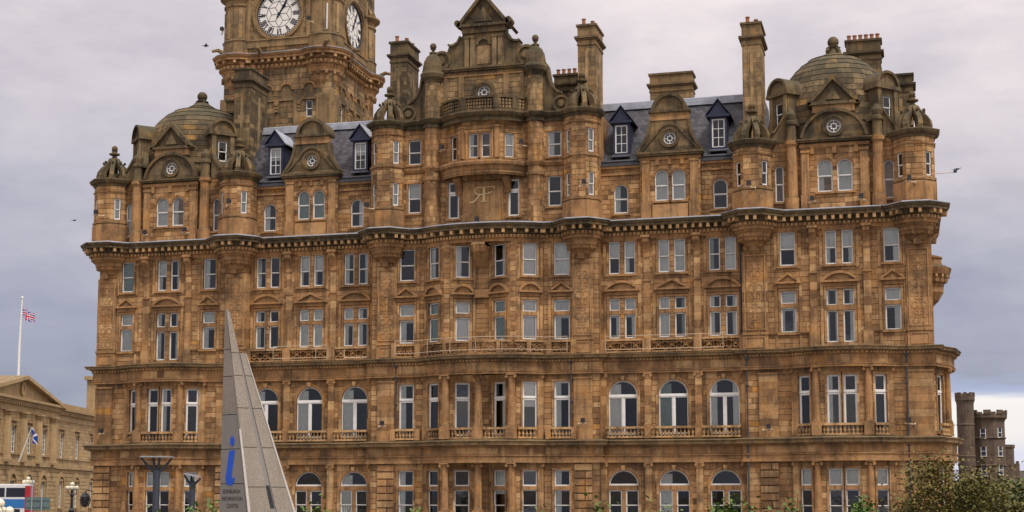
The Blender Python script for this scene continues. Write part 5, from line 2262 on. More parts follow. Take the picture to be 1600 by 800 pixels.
for k, (a, b) in enumerate(((3.9, 3.2), (3.2, 2.0), (2.0, .8))):
    z0, z1 = (53, 55.5, 57.5)[k], (55.5, 57.5, 58.5)[k]
    P = [(TX + x * a, TY + y * a, z0) for x, y in ((-1, -1), (1, -1), (1, 1), (-1, 1))] + [(TX + x * b, TY + y * b, z1) for x, y in ((-1, -1), (1, -1), (1, 1), (-1, 1))]
    m.hexa(P, TS)
build('tower_head', m, TOWER)
floodlight(-27.2, 11.25, 42.6, 1, TOWER, .4)
floodlight(-18.6, 11.25, 42.9, -1, TOWER, .4)
build('wall', WALL, TOWER)
emit_stones(TOWER)


# ---------------------------------------------------------------- ground and terrain
def sheet(name, pts, z, mat):
    m = MB()
    m.face([(x, y, z) for x, y in pts], mat)
    o = build(name, m)
    o['kind'] = 'structure'
    return o


GZ = -.8
sheet('ground', [(-4000, -3000), (4000, -3000), (4000, 6000), (-4000, 6000)], GZ, 'paving')


def vv(d, r, z=GZ):
    """a point d metres ahead and r metres to the right of where the photographer stood"""
    return (CAMP[0] + FWD[0] * d + RGT[0] * r, CAMP[1] + FWD[1] * d + RGT[1] * r, z)


rd = [vv(60, -62)[:2], vv(60, -44)[:2], vv(260, -44)[:2], vv(260, -52)[:2]]
sheet('road', [vv(40, -52)[:2], vv(40, -42)[:2], vv(300, -42)[:2], vv(300, -52)[:2]], GZ + .004, 'asphalt')
for r0 in (-56.0, -41.8):
    m = MB()
    F = Fr(*vv(40, r0)[:2], YAW + 90)
    F.box(m, 0, 260, -3.6 if r0 < -50 else -.0, .0 if r0 < -50 else 2.0, GZ, GZ + .13, 'paving')
    o = build('pavement', m)
    o['kind'] = 'structure'

# hill on the right with the castle-like house
HC = (46.0, 205.0)


def hill_z(x, y):
    # long shoulder falling to the left, towards the hotel
    d, r = (x - CAMP[0]) * FWD[0] + (y - CAMP[1]) * FWD[1], (x - CAMP[0]) * RGT[0] + (y - CAMP[1]) * RGT[1]
    u = (r - 78) / 26
    a = 1 / (1 + exp(-u * 3.2))
    b = exp(-((d - 330) / 120) ** 2)
    return GZ - .3 + (5.6 * a + 1.2 * exp(-((r - 104) / 12) ** 2)) * b + 6 * exp(-((r - 190) / 60) ** 2) * b


m = MB()
nx, ny = 50, 24
G = [[None] * (ny + 1) for _ in range(nx + 1)]
for i in range(nx + 1):
    for j in range(ny + 1):
        r, d = 50 + 5.5 * i, 205 + 12 * j
        x, y, _ = vv(d, r)
        G[i][j] = (x, y, hill_z(x, y) + R.uniform(-.25, .25))
for i in range(nx):
    for j in range(ny):
        m.face([G[i][j], G[i + 1][j], G[i + 1][j + 1], G[i][j + 1]], 'hill_ground')
o = build('hill', m, smooth=True)
o['kind'] = 'structure'


# ---------------------------------------------------------------- planting
def leaf_cloud(mb, c, ex, n, size, mat, clumps=9, droop=0.):
    """many small leaves gathered round clump centres in an ellipsoid"""
    cs = []
    for _ in range(clumps):
        while True:
            p = [R.uniform(-1, 1) for _ in range(3)]
            if sum(q * q for q in p) < 1:
                break
        cs.append([c[k] + p[k] * ex[k] * .8 for k in range(3)] + [R.uniform(.25, .5)])
    for _ in range(n):
        q = R.choice(cs)
        rr = q[3]
        p = [q[k] + R.gauss(0, rr * .55) * ex[k] * (1.0 if k < 2 else 1) for k in range(3)]
        a, b, l = R.uniform(0, 2 * pi), R.uniform(-.9, .9), size * R.uniform(.6, 1.3)
        u = (cos(a) * l, sin(a) * l, b * l)
        v = (-sin(a) * l * .5, cos(a) * l * .5, R.uniform(-.5, .5) * l)
        mb.face([tuple(p[k] - v[k] * .0 for k in range(3)), tuple(p[k] + u[k] * .5 + v[k] for k in range(3)), tuple(p[k] + u[k] for k in range(3)),
                 tuple(p[k] + u[k] * .5 - v[k] for k in range(3))], mat, R.uniform(.05, 1))


def shrub(pos, ex, n, label, mat='leaf_green', size=.16, stems=7, cat='shrub', group=None, name='shrub'):
    t_ = thing(name, label, cat, pos, group)
    m = MB()
    h = ex[2]
    for k in range(stems):
        a = R.uniform(0, 2 * pi)
        q = R.uniform(.2, .8)
        p1 = (pos[0] + cos(a) * ex[0] * q * .5, pos[1] + sin(a) * ex[1] * q * .5, pos[2] + h * .8)
        p2 = (pos[0] + cos(a) * ex[0] * q, pos[1] + sin(a) * ex[1] * q, pos[2] + h * R.uniform(1.3, 1.9))
        m.tube([(pos[0] + cos(a) * .1, pos[1] + sin(a) * .1, pos[2]), p1, p2], .035, 'bark', 5, .01)
    build('stem', m, t_)
    m = MB()
    leaf_cloud(m, (pos[0], pos[1], pos[2] + h), ex, n, size, mat, 12)
    build('foliage', m, t_)
    return t_


for d, r, w, h, n, lb in ((62, -14.0, 1.5, 1.38, 900, 'green shrub at the foot of the tall grey lamp post'),
                          (63, -12.9, .9, 1.42, 500, 'yellow-green shrub at the foot of the short lamp post'),
                          (60, -7.9, 1.9, 1.32, 1100, 'low green hedge bush just right of the stone information pylon'),
                          (60, -4.3, 1.1, 1.28, 500, 'low bush under the window left of the hotel porch columns'),
                          (61, 1.3, 1.0, 1.25, 450, 'sparse low bush below the plain window right of the porch columns'),
                          (61, 3.6, 1.6, 1.30, 800, 'low dark bush below the arched window nearest the porch'),
                          (60, 6.1, 1.2, 1.28, 500, 'small bush below the middle arched window of the right wing'),
                          (60, 8.7, 1.7, 1.42, 1100, 'wide green bush with pale flowers below the last arched window'),
                          (60, 11.3, .75, 1.62, 650, 'tall bright green shrub before the rusticated pier'),
                          (60, 14.2, .8, 1.6, 550, 'leafy green shrub below the bay window, left of the autumn bush')):
    shrub(vv(d, r), (w, .8, h), n, lb, group='shrubs along the foot of the hotel')
TB = shrub(vv(58, 17.2), (2.9, 1.6, 2.2), 10500, 'large yellow-brown autumn bush with thin twigs at the right corner of the hotel', 'leaf_autumn', .10, 30, 'bush', 'autumn bushes at the right corner', name='autumn_bush')
shrub(vv(66, 21.0), (2.4, 1.4, 1.25), 3200, 'smaller olive bush behind the autumn bush, below the castle house', 'leaf_autumn', .12, 12, 'bush', 'autumn bushes at the right corner', name='autumn_bush')
for d, r, w, h, lb in ((225, 71, 8, 3.4, 'dark green bushes on the slope left of the castle house'), (240, 80, 9, 4.6, 'dark green bushes on the slope below the castle house'),
                       (215, 78, 6, 2.4, 'brownish bush low on the slope below the castle house'), (250, 94, 8, 3.6, 'green bushes on the slope at the right edge')):
    x, y, _ = vv(d, r)
    shrub((x, y, hill_z(x, y) - .6), (w, 5, h * .55), 2200, lb, 'hill_grass' if 'brown' not in lb else 'leaf_autumn', .55, 5, 'bush', 'bushes on the slope below the castle house', name='hill_bush')

# ---------------------------------------------------------------- castle-like house on the hill
GV = thing('castle_house', 'castellated stone house with round turret on the hill at the far right', 'house', vv(300, 95, 6))
CS_ = 'castle_stone'


def crenel(m, cx, cy, r, z, n, w, h, d=.35):
    for k in range(n):
        a = 2 * pi * k / n
        g = Fr(cx, cy, degrees(a))
        g.box(m, -w / 2, w / 2, r - d, r, z, z + h, CS_)


def round_tower(parent, d, r, rad_, z0, z1, name, n=16):
    x, y, _ = vv(d, r)
    m = MB()
    m.lathe(x, y, [(rad_, z0), (rad_, z1 - 2.2), (rad_ * 1.03, z1 - 2.1), (rad_ * 1.03, z1 - 1.9), (rad_ * 1.15, z1 - 1.5), (rad_ * 1.15, z1 - .7)], CS_, n)
    for zz in (z0 + (z1 - z0) * .33, z0 + (z1 - z0) * .66):
        m.lathe(x, y, [(rad_ * 1.05, zz), (rad_ * 1.07, zz + .15), (rad_ * 1.02, zz + .4)], CS_, n)
    crenel(m, x, y, rad_ * 1.15, z1 - .7, 9, rad_ * .42, .8)
    o = build(name, m, parent)
    return x, y, o


round_tower(GV, 300, 92.4, 1.7, 4, 23.4, 'turret')
x, y, MT = round_tower(GV, 303, 97.6, 3.55, 3, 19.9, 'main_tower', 10)
m = MB()
x2, y2, _ = vv(309, 103.0)
m.lathe(x2, y2, [(2.0, 2), (2.0, 12.4), (2.2, 12.6), (2.2, 13.2)], CS_, 8)
build('rear_tower', m, GV)
m = MB()
x2, y2, _ = vv(312, 105.6)
F = Fr(x2 - 1.9, y2, YAW)
F.box(m, 0, 3.6, -4, 0, 2, 9.4, CS_)
for k in range(4):
    F.box(m, .1 + k * .95, .65 + k * .95, -.4, 0, 9.4, 9.9, CS_)
build('side_block', m, GV)
m = MB()
F = Fr(*vv(318, 108)[:2], YAW)
F.box(m, -2, 30, -.6, 0, 2, 8.0, 'wall_render')
build('garden_wall', m, GV)
for az_, zz in ((-120, 15.2), (-120, 11.6), (-120, 7.6), (-62, 11.6), (-62, 15.4), (-62, 7.8)):
    a = rad(az_ + YAW + 0)
    q = 3.5
    g = Fr(x + q * cos(a), y + q * sin(a), degrees(a) + 90)
    m = MB()
    g.box(m, -.62, .62, -.2, .10, zz - 1.1, zz - .96, 'white_paint')
    g.box(m, -.5, .5, -.2, .04, zz - .96, zz + .9, 'navy_timber')
    for s in (-.5, .5):
        g.box(m, s - .05, s + .05, -.2, .07, zz - .96, zz + .9, 'white_paint')
    g.box(m, -.45, .45, -.2, .07, zz - .05, zz + .05, 'white_paint')
    build('window', m, GV)

# ---------------------------------------------------------------- register house on the left
RH = thing('register_house', 'pale classical stone building with pediment and arched ground floor on the far left', 'public building', vv(170, -60))
RS = 'register_stone'
FR_ = Fr(*vv(150, -56.7)[:2], YAW + 90)
FP_ = Fr(*vv(150, -55.5)[:2], YAW + 90)
WALL = MB()


def rwin(F, s, z0, w, h, arch=False):
    m = MB()
    F.box(m, s - w / 2 - .16, s - w / 2, -.05, .1, z0, z0 + h, RS, .2)
    F.box(m, s + w / 2, s + w / 2 + .16, -.05, .1, z0, z0 + h, RS, .2)
    F.box(m, s - w / 2 - .2, s + w / 2 + .2, -.05, .14, z0 + h, z0 + h + .22, RS)
    if not arch:
        F.box(m, s - w / 2 - .34, s + w / 2 + .34, -.05, .4, z0 + h + .5, z0 + h + .66, RS, -.4)
    F.box(m, s - w / 2 - .25, s + w / 2 + .25, -.1, .2, z0 - .2, z0, RS, -.3)
    build('window_surround', m, RH)
    f = MB()
    t = .09
    for a, b, c, d in ((s - w / 2, s - w / 2 + t, z0, z0 + h), (s + w / 2 - t, s + w / 2, z0, z0 + h), (s - w / 2 + t, s + w / 2 - t, z0, z0 + .14),
                       (s - w / 2 + t, s + w / 2 - t, z0 + h - t, z0 + h), (s - .04, s + .04, z0 + .14, z0 + h - t)):
        F.box(f, a, b, -.22, -.1, c, d, 'white_paint')
    for k in range(1, 5):
        z = z0 + .1 + (h - .2) * k / 5
        F.box(f, s - w / 2 + t, s + w / 2 - t, -.2, -.12, z - .03, z + .03, 'white_paint')
    o = build('window', f, RH)
    p = MB()
    F.quad(p, s - w / 2, s + w / 2, z0, z0 + h, -.17, 'glass')
    build('pane', p, o)
    F.quad(WALL, s - w / 2 - .1, s + w / 2 + .1, z0 - .1, z0 + h + .1, -.9, 'dark_room')
    for q in (s - w / 2, s + w / 2):
        WALL.face([F.p(q, 0, z0), F.p(q, -.9, z0), F.p(q, -.9, z0 + h), F.p(q, 0, z0 + h)], RS)
    WALL.face([F.p(s - w / 2, 0, z0 + h), F.p(s - w / 2, -.9, z0 + h), F.p(s + w / 2, -.9, z0 + h), F.p(s + w / 2, 0, z0 + h)], RS)


main_s = [29.6, 35.6, 42.2, 48.9, 55.5]
port_s = [8.6, 14.0, 19.4, 24.8]
mo = [(s - .75, s + .75, 7.1, 10.1) for s in main_s]
ao = [(s - .7, s + .7, .9, 4.2) for s in main_s]
ashlar(FR_, 27.6, 75, 6.05, 12.7, mo, WALL, .42, RS, L=(.8, 1.5), keep=True, spread=.7)
ashlar(FR_, 27.6, 75, GZ, 5.7, ao, WALL, .5, RS, .05, .07, L=(.9, 1.6), spread=.7)
po = [(s - .75, s + .75, 7.1, 10.1) for s in port_s]
pa = [(s - .7, s + .7, 1.6, 4.0) for s in port_s]
ashlar(FP_, 2, 30, 6.05, 12.7, po, WALL, .42, RS, L=(.8, 1.5), spread=.7)
ashlar(FP_, 2, 30, GZ, 5.7, pa, WALL, .5, RS, .05, .07, L=(.9, 1.6), spread=.7)
for s in main_s:
    rwin(FR_, s, 7.1, 1.5, 3.0)
    rwin(FR_, s, .9, 1.4, 3.3, True)
for s in port_s:
    rwin(FP_, s, 7.1, 1.5, 3.0)
    rwin(FP_, s, 1.6, 1.4, 2.4, True)
for F, ss in ((FR_, main_s), (FP_, port_s)):
    for s in ss:
        m = MB()
        F.ring(m, s, 3.6, 1.25, 1.7, -.02, .12, RS, 0, 180, 12)
        F.ring(m, s, 3.6, 1.15, 1.25, -.02, .22, RS, 0, 180, 12)
        for q in (-1.475, 1.475):
            F.box(m, s + q - .225, s + q + .225, -.02, .12, GZ, 3.6, RS, .1)
        build('arch', m, RH)
    a, b = (30.1, 75) if F is FR_ else (2, 30.02)
    m = MB()
    F.box(m, a, b, -.1, .22, 5.7, 6.05, RS, -.2)
    F.box(m, a, b, -.1, .12, 6.9, 7.0, RS)
    build('string_course', m, RH)
    m = MB()
    F.box(m, a, b, -.1, .12, 11.7, 12.4, RS, .1)
    F.box(m, a, b, -.2, .5, 12.7, 12.95, RS, -.3)
    F.box(m, a, b, -.2, .8, 12.95, 13.25, RS, -.4)
    build('cornice', m, RH)
    m = MB()
    n = int((b - a) / .7)
    for k in range(n):
        s = a + (b - a) * (k + .5) / n
        F.box(m, s - .16, s + .16, .1, .5, 12.42, 12.7, RS, .2)
    build('dentil', m, RH, kind='stuff')
m = MB()
FR_.box(m, 30, 75, -1.5, -.2, 13.25, 14.0, RS, -.3)
build('parapet', m, RH)
m = MB()
WALL.face([FP_.p(30, 0, GZ), FP_.p(30, -1.3, GZ), FP_.p(30, -1.3, 12.8), FP_.p(30, 0, 12.8)], RS)
FP_.slab(m, [(2.6, 13.25), (29.4, 13.25), (16, 15.6)], -6, .1, RS, .1)
FP_.strip(m, [(30.9, 13.2), (16, 15.85), (1.1, 13.2)], .4, -6, .85, RS)
FP_.ring(m, 16, 14.3, .0, .6, 0.1, .25, RS, 0, 360, 14)
FP_.ring(m, 16, 14.3, .5, .7, .1, .35, RS, 0, 360, 14)
build('pediment', m, RH)
for s in (5.9, 11.3, 16.7, 22.1, 27.5):
    m = MB()
    x, y, _ = FP_.p(s, .15, 0)
    m.lathe(x, y, [(.7, 6.05), (.72, 6.3), (.58, 6.45), (.56, 8.5), (.47, 11.1), (.55, 11.2), (.66, 11.7)], RS, 14)
    FP_.box(m, s - .7, s + .7, -.5, .8, 11.55, 11.72, RS)
    build('column', m, RH)
for s in (8.6, 14.0, 19.4, 24.8):
    m = MB()
    for k in range(5):
        FP_.ring(m, s - .9 + .45 * k, 11.0 - .18 * (1 - abs(k - 2) / 2), .1, .2, -.02, .1, RS, 0, 360, 8)
    build('garland_panel', m, RH)
m = MB()
FR_.slab(m, [(2.2, 13.2), (75, 13.2), (75, 13.3), (2.2, 13.3)], -30, -1.0, 'lead_dark')
P = [FP_.p(2, -5, 13.3), FP_.p(30, -5, 13.3), FP_.p(30, -30, 13.3), FP_.p(2, -30, 13.3)]
top = [FP_.p(10, -10, 15.9), FP_.p(22, -10, 15.9), FP_.p(22, -24, 15.9), FP_.p(10, -24, 15.9)]
m.hexa(P + top, 'lead')
build('roof', m, RH)
m = MB()
FP_.box(m, 17.2, 19.2, -9, -7.6, 14.4, 16.8, RS, -.5)
FP_.box(m, 17.0, 19.4, -9.1, -7.5, 16.8, 17.1, RS, -.8)
build('chimney', m, RH)
m = MB()                                     # corner turret with its clock
s = 54.0
FR_.box(m, s - 2.2, s + 2.2, -1.7, .3, 13.2, 18.2, RS, -.2)
FR_.box(m, s - 2.6, s + 2.6, -2.0, .7, 18.2, 18.7, RS, -.4)
FR_.ring(m, s, 16.6, 1.0, 1.35, .3, .45, 'dark_metal', 0, 360, 16)
for k in range(3):
    FR_.strip(m, [(s - cos(k * 1.05) * 1.0, 16.6 - sin(k * 1.05) * 1.0), (s + cos(k * 1.05) * 1.0, 16.6 + sin(k * 1.05) * 1.0)], .16, .3, .4, 'dark_metal')
build('corner_turret', m, RH)
WALL.face([FP_.p(2, 0, GZ), FP_.p(2, -31, GZ), FP_.p(2, -31, 13.2), FP_.p(2, 0, 13.2)], RS)
WALL.face([FR_.p(75, 0, GZ), FR_.p(75, -30, GZ), FR_.p(75, -30, 13.2), FR_.p(75, 0, 13.2)], RS)
WALL.face([FR_.p(2, -30, GZ), FR_.p(75, -30, GZ), FR_.p(75, -30, 13.2), FR_.p(2, -30, 13.2)], RS)
build('wall', WALL, RH)
emit_stones(RH)


def flag(parent, p, d, w, h, kind):
    """waving flag: p the top of the hoist, d the fly direction"""
    def pt(u, v):
        wv = .12 * sin(u * 7 + v) * w
        return (p[0] + d[0] * u * w + wv * .5, p[1] + d[1] * u * w + wv, p[2] + d[2] * u * w - v * h + .04 * sin(u * 9))
    m = MB()
    n = 20
    k = 12
    for i in range(n):
        for j in range(k):
            u, v = (i + .5) / n, (j + .5) / k
            if kind == 'saltire':
                c = 'flag_white' if abs(abs(v - .5) - abs(u - .5)) < .09 else 'flag_blue'
            else:
                du, dv = abs(u - .5) * 2, abs(v - .5)
                diag = abs(abs(v - .5) - abs(u - .5))
                c = 'flag_blue'
                if diag < .11:
                    c = 'flag_white'
                if diag < .045:
                    c = 'flag_red'
                if abs(u - .5) < .13 or dv < .2:
                    c = 'flag_white'
                if abs(u - .5) < .08 or dv < .12:
                    c = 'flag_red'
            m.face([pt(i / n, j / k), pt((i + 1) / n, j / k), pt((i + 1) / n, (j + 1) / k), pt(i / n, (j + 1) / k)], c)
    m2 = MB()
    m2.v, m2.f, m2.m, m2.t, m2.mats = m.v, m.f, m.m, m.t, m.mats
    return m2


x, y, _ = vv(176, -59.2)
UF = thing('flagpole', 'white flagpole with a red, white and blue flag on the pedimented roof', 'flagpole', (x, y, 14.0))
m = MB()
m.tube([(x, y, 14.0), (x, y, 20.5), (x + .12, y + .03, 26.0)], .17, 'white_paint', 8, .07)
m.ball(x + .12, y + .03, 26.1, .16, 'white_paint', 8)
build('pole', m, UF)
build('flag', flag(UF, (x + .15, y, 24.9), (.78, .2, -.45), 1.75, 1.15, 'union'), UF)
x, y, _ = FP_.p(14.4, .6, 0)
SF = thing('wall_flagpole', 'slanting flagpole with a blue and white saltire on the columned front', 'flagpole', (x, y, 6.2))
e = (x + FP_.n[0] * 1.7, y + FP_.n[1] * 1.7, 10.6)
e2 = (x + FP_.n[0] * 1.3, y + FP_.n[1] * 1.3, 9.9)
m = MB()
m.tube([(x, y, 6.1), e2], .09, 'white_paint', 8, .05)
build('pole', m, SF)
build('flag', flag(SF, (e2[0], e2[1], e2[2]), (.42, .1, -.6), 1.35, 1.25, 'saltire'), SF)


# ---------------------------------------------------------------- information pylon
PYL = thing('information_pylon', 'tall pointed grey granite pylon with a blue letter i in front of the hotel', 'sign', vv(45, -8.4))
AP = (-8.84, 45.0, 8.05)                    # tip: right, ahead, up


def wv(r, d, z):
    return vv(d, r, z)


def at_z(base, z, base_z=1.6):
    """point on the straight edge from the tip through base (right, ahead at base_z)"""
    k = (AP[2] - z) / (AP[2] - base_z)
    return wv(AP[0] + (base[0] - AP[0]) * k, AP[1] + (base[1] - AP[1]) * k, z)


EL, ER = (-8.95, 45.35), (-7.97, 44.5)       # left arris and front arris at 1.6 m
EB = (-8.3, 46.5)                            # back arris
joints = [GZ, 1.2, 2.45, 3.5, 4.55, 5.72, 6.55, 8.08]
m = MB()
for z0, z1 in zip(joints, joints[1:]):       # left blade in stacked slabs with fine joints
    a, b = z0 + .012, z1 - .012
    if z1 > 7.8:
        b = 8.06
    for e0, e1, mt in ((EL, ER, 'granite_smooth' if z1 < 4.6 else 'granite'), (ER, EB, 'granite'), (EB, EL, 'granite')):
        m.face([at_z(e0, a), at_z(e1, a), at_z(e1, b), at_z(e0, b)], mt)
    i_ = [tuple(at_z((q[0] * .985 - 8.42 * .015, q[1] * .985 + 45.4 * .015), z) for q in (EL, ER, EB)) for z in (z0 - .02, z0 + .02)]
    for k in range(3):
        k2 = (k + 1) % 3
        m.face([i_[0][k], i_[0][k2], i_[1][k2], i_[1][k]], 'ink')
build('blade', m, PYL)
# right hand block: leans against the front arris, shoulder at 6.4 m, a slot up its face
S0, S1 = (-7.92, 44.52), (-6.65, 45.5)       # face at 1.6 m
KT = 6.45


def rface(u, z, o=0.):
    """u 0..1 across the right face at height z"""
    k = (AP[2] - z) / (AP[2] - 1.6)
    l = (AP[0] + (S0[0] - AP[0]) * k, AP[1] + (S0[1] - AP[1]) * k)
    rr = (-8.57 + (S1[0] + 8.57) * (7.6 - z) / 6.0, 45.1 + (S1[1] - 45.1) * (7.6 - z) / 6.0)
    p = (l[0] + (rr[0] - l[0]) * u, l[1] + (rr[1] - l[1]) * u)
    return wv(p[0] + .61 * o, p[1] - .79 * o, z)


rj = [GZ, 1.2, 2.35, 3.55, 4.75, 5.75, KT]
m = MB()
for z0, z1 in zip(rj, rj[1:]):
    a, b = z0 + .012, z1 - .012
    for u0, u1 in ((.03, .47), (.60, .97)):
        A = [rface(u0, a), rface(u1, a), rface(u1, b), rface(u0, b)]
        B = [rface(u0, a, -.4), rface(u1, a, -.4), rface(u1, b, -.4), rface(u0, b, -.4)]
        m.hexa(A + B, 'granite')
    m.hexa([rface(0.0, z0, -.03), rface(1, z0, -.03), rface(1, z1, -.03), rface(0, z1, -.03)] + [rface(0, z0, -.45), rface(.96, z0, -.45), rface(.96, z1, -.45), rface(0, z1, -.45)], 'granite_smooth')
build('right_block', m, PYL)
m = MB()
m.hexa([rface(.03, KT + .01), rface(.55, KT + .01), rface(.5, 7.72), rface(.03, 7.8)] + [rface(.03, KT + .01, -.2), rface(.5, KT + .01, -.2), rface(.5, 7.72, -.1), rface(.03, 7.8, -.1)], 'granite')
build('upper_fin', m, PYL)
m = MB()
for u0, u1, z0, z1 in ((-.01, .045, 1.0, 4.1), (-.01, .045, GZ, 1.0), (.955, 1.0, GZ, 4.2), (.955, 1.0, 4.2, KT)):
    m.hexa([rface(u0, z0, .02), rface(u1, z0, .02), rface(u1, z1, .02), rface(u0, z1, .02)] + [rface(u0, z0, -.1), rface(u1, z0, -.1), rface(u1, z1, -.1), rface(u0, z1, -.1)], 'granite_pale')
build('edge_strip', m, PYL)
m = MB()
m.hexa([rface(.49, 1.7, -.028), rface(.58, 1.7, -.028), rface(.58, 2.4, -.028), rface(.49, 2.4, -.028)] + [rface(.49, 1.7, -.04), rface(.58, 1.7, -.04), rface(.58, 2.4, -.04), rface(.49, 2.4, -.04)], 'ink')
build('slot_grille', m, PYL)


def lface(u, z, o=0.):
    p, q = at_z(EL, z), at_z(ER, z)
    n = (-.655 * RGT[0] - .755 * FWD[0], -.655 * RGT[1] - .755 * FWD[1])
    return (p[0] + (q[0] - p[0]) * u + n[0] * o, p[1] + (q[1] - p[1]) * u + n[1] * o, z)


def lslab(poly, mat, name, o=.012):
    m = MB()
    m.face([lface(u, z, o) for u, z in poly], mat)
    n = len(poly)
    for i in range(n):
        (a, b), (c, d) = poly[i], poly[(i + 1) % n]
        m.face([lface(a, b, o), lface(a, b, -.01), lface(c, d, -.01), lface(c, d, o)], mat)
    return build(name, m, PYL)


lslab([(.62 + .115 * cos(a) + .02 * sin(a), 3.74 + .155 * sin(a)) for a in [2 * pi * k / 18 for k in range(18)]], 'blue_paint', 'letter_dot')
lslab([(.27, 2.48), (.36, 2.40), (.50, 2.40), (.60, 2.48), (.64, 2.62), (.61, 2.67), (.57, 2.61), (.53, 2.60), (.51, 2.68), (.55, 2.88), (.73, 3.46), (.45, 3.46), (.30, 2.88), (.245, 2.62)], 'blue_paint', 'letter_stem')


def lettering(txt, zc, hgt, u0, u1):
    cu = bpy.data.curves.new('t', 'FONT')
    cu.body = txt
    ob = bpy.data.objects.new('t', cu)
    COL.objects.link(ob)
    dg = bpy.context.evaluated_depsgraph_get()
    me = ob.evaluated_get(dg).to_mesh()
    vs = [tuple(v.co) for v in me.vertices]
    fs = [tuple(p.vertices) for p in me.polygons]
    ob.to_mesh_clear()
    bpy.data.objects.remove(ob)
    xs, ys = [v[0] for v in vs], [v[1] for v in vs]
    m = MB()
    for f in fs:
        m.face([lface(u0 + (u1 - u0) * (vs[i][0] - min(xs)) / (max(xs) - min(xs)), zc + hgt * (vs[i][1] - min(ys)) / (max(ys) - min(ys)), .008) for i in f], 'ink')
    build('lettering', m, PYL)


lettering('EDINBURGH', 2.155, .125, .13, .83)
lettering('INFORMATION', 1.935, .125, .09, .89)
lettering('CENTRE', 1.72, .125, .28, .72)
# ghost of an older sign over the letter: a paler oval patch
lslab([(.5 + .3 * cos(a), 4.05 + .42 * sin(a)) for a in [2 * pi * k / 24 for k in range(24)]], 'granite_smooth', 'worn_patch', .004)


# ---------------------------------------------------------------- modern lamp posts by the hotel
def modern_lamp(pos, top, span, label, tilt=0.):
    t_ = thing('lamp_post', label, 'lamp post', pos, 'modern lamp posts by the hotel')
    x, y, z = pos
    m = MB()
    zs = top - span * .42
    m.lathe(x, y, [(.26, z), (.26, z + .3), (.2, z + .4), (.2, zs - .5), (.24, zs)], 'lamp_steel', 10)
    build('post', m, t_)
    for k, q in enumerate((-.92, -.38, .32, .9)):
        m = MB()
        e = (x + RGT[0] * q * span * .5, y + RGT[1] * q * span * .5 + (.2 if k % 2 else -.25), top - .04 + tilt * q)
        b = (x + RGT[0] * q * .13, y + RGT[1] * q * .13, zs - .12)
        c = (b[0] * .55 + e[0] * .45, b[1] * .55 + e[1] * .45, b[2] * .62 + e[2] * .38)
        m.tube([b, c, e], .11, 'lamp_steel', 6, .06)
        build('arm', m, t_)
    m = MB()
    hs = span * .5
    P = [(x + RGT[0] * u * hs - RGT[1] * v * .55, y + RGT[1] * u * hs + RGT[0] * v * .55, top + tilt * u) for u, v in ((-1, -1), (1, -1), (1, 1), (-1, 1))]
    m.hexa(P + [(a, b, c + .07) for a, b, c in P], 'lamp_top')
    build('canopy', m, t_)


modern_lamp(vv(85, -20.43), 4.36, 1.72, 'tall dark steel lamp post with four spread arms before the left bay window')
modern_lamp(vv(100, -21.6), 3.52, 1.0, 'short dark steel lamp post with tilted canopy left of the pylon', -.12)


# ---------------------------------------------------------------- old lamp standards with globes
def globe_lamp(pos, top, label, sc=1.0, base_h=1.2):
    t_ = thing('lamp_standard', label, 'lamp standard', pos, 'lamp standards with globes')
    x, y, z = pos
    m = MB()
    m.lathe(x, y, [(.55 * sc, z), (.5 * sc, z + .5), (.3 * sc, z + 1.0), (.22 * sc, z + 1.5), (.3 * sc, z + 1.7), (.14 * sc, z + 1.9), (.11 * sc, top - 1.4 * sc), (.2 * sc, top - 1.2 * sc), (.1 * sc, top - 1.0 * sc), (.08 * sc, top - .4 * sc)], 'dark_metal', 10)
    build('post', m, t_)
    for k in range(5):
        a = rad(90 * k + 20)
        r = .42 * sc if k < 4 else 0
        zz = top - (.55 if k < 4 else .2) * sc
        gx, gy = x + r * cos(a), y + r * sin(a)
        if k < 4:
            m = MB()
            m.tube([(x, y, top - 1.1 * sc), (x + r * .8 * cos(a), y + r * .8 * sin(a), top - 1.15 * sc), (gx, gy, zz - .18 * sc)], .04 * sc, 'dark_metal', 5)
            build('arm', m, t_)
        m = MB()
        m.ball(gx, gy, zz, .21 * sc, 'globe_glass', 12)
        build('globe', m, t_)


globe_lamp(vv(140, -41.6), 3.55, 'black lamp standard with white globes before the pale classical front')
globe_lamp(vv(152, -49.7), 4.25, 'lamp standard with white globes rising behind the bus')
globe_lamp(vv(75, -25.9), 1.98, 'lamp standard with large globes at the left edge of the view', 1.1)
m = MB()

# ---------------------------------------------------------------- road sign seen from behind
SG = thing('road_sign', 'grey back of a road sign on two poles beside the bus', 'road sign', vv(100, -32.0))
F = Fr(*vv(100, -32.8)[:2], YAW)
m = MB()
F.box(m, 0, 1.62, -.03, .03, 1.24, 2.1, 'sign_back')
for z in (1.45, 1.9):
    F.box(m, .03, 1.59, .03, .07, z - .03, z + .03, 'sign_back')
build('sign_panel', m, SG)
for s, h in ((.42, 3.25), (1.08, 2.65)):
    m = MB()
    m.tube([F.p(s, .11, GZ), F.p(s, .11, h)], .045, 'lamp_top', 8)
    build('pole', m, SG)

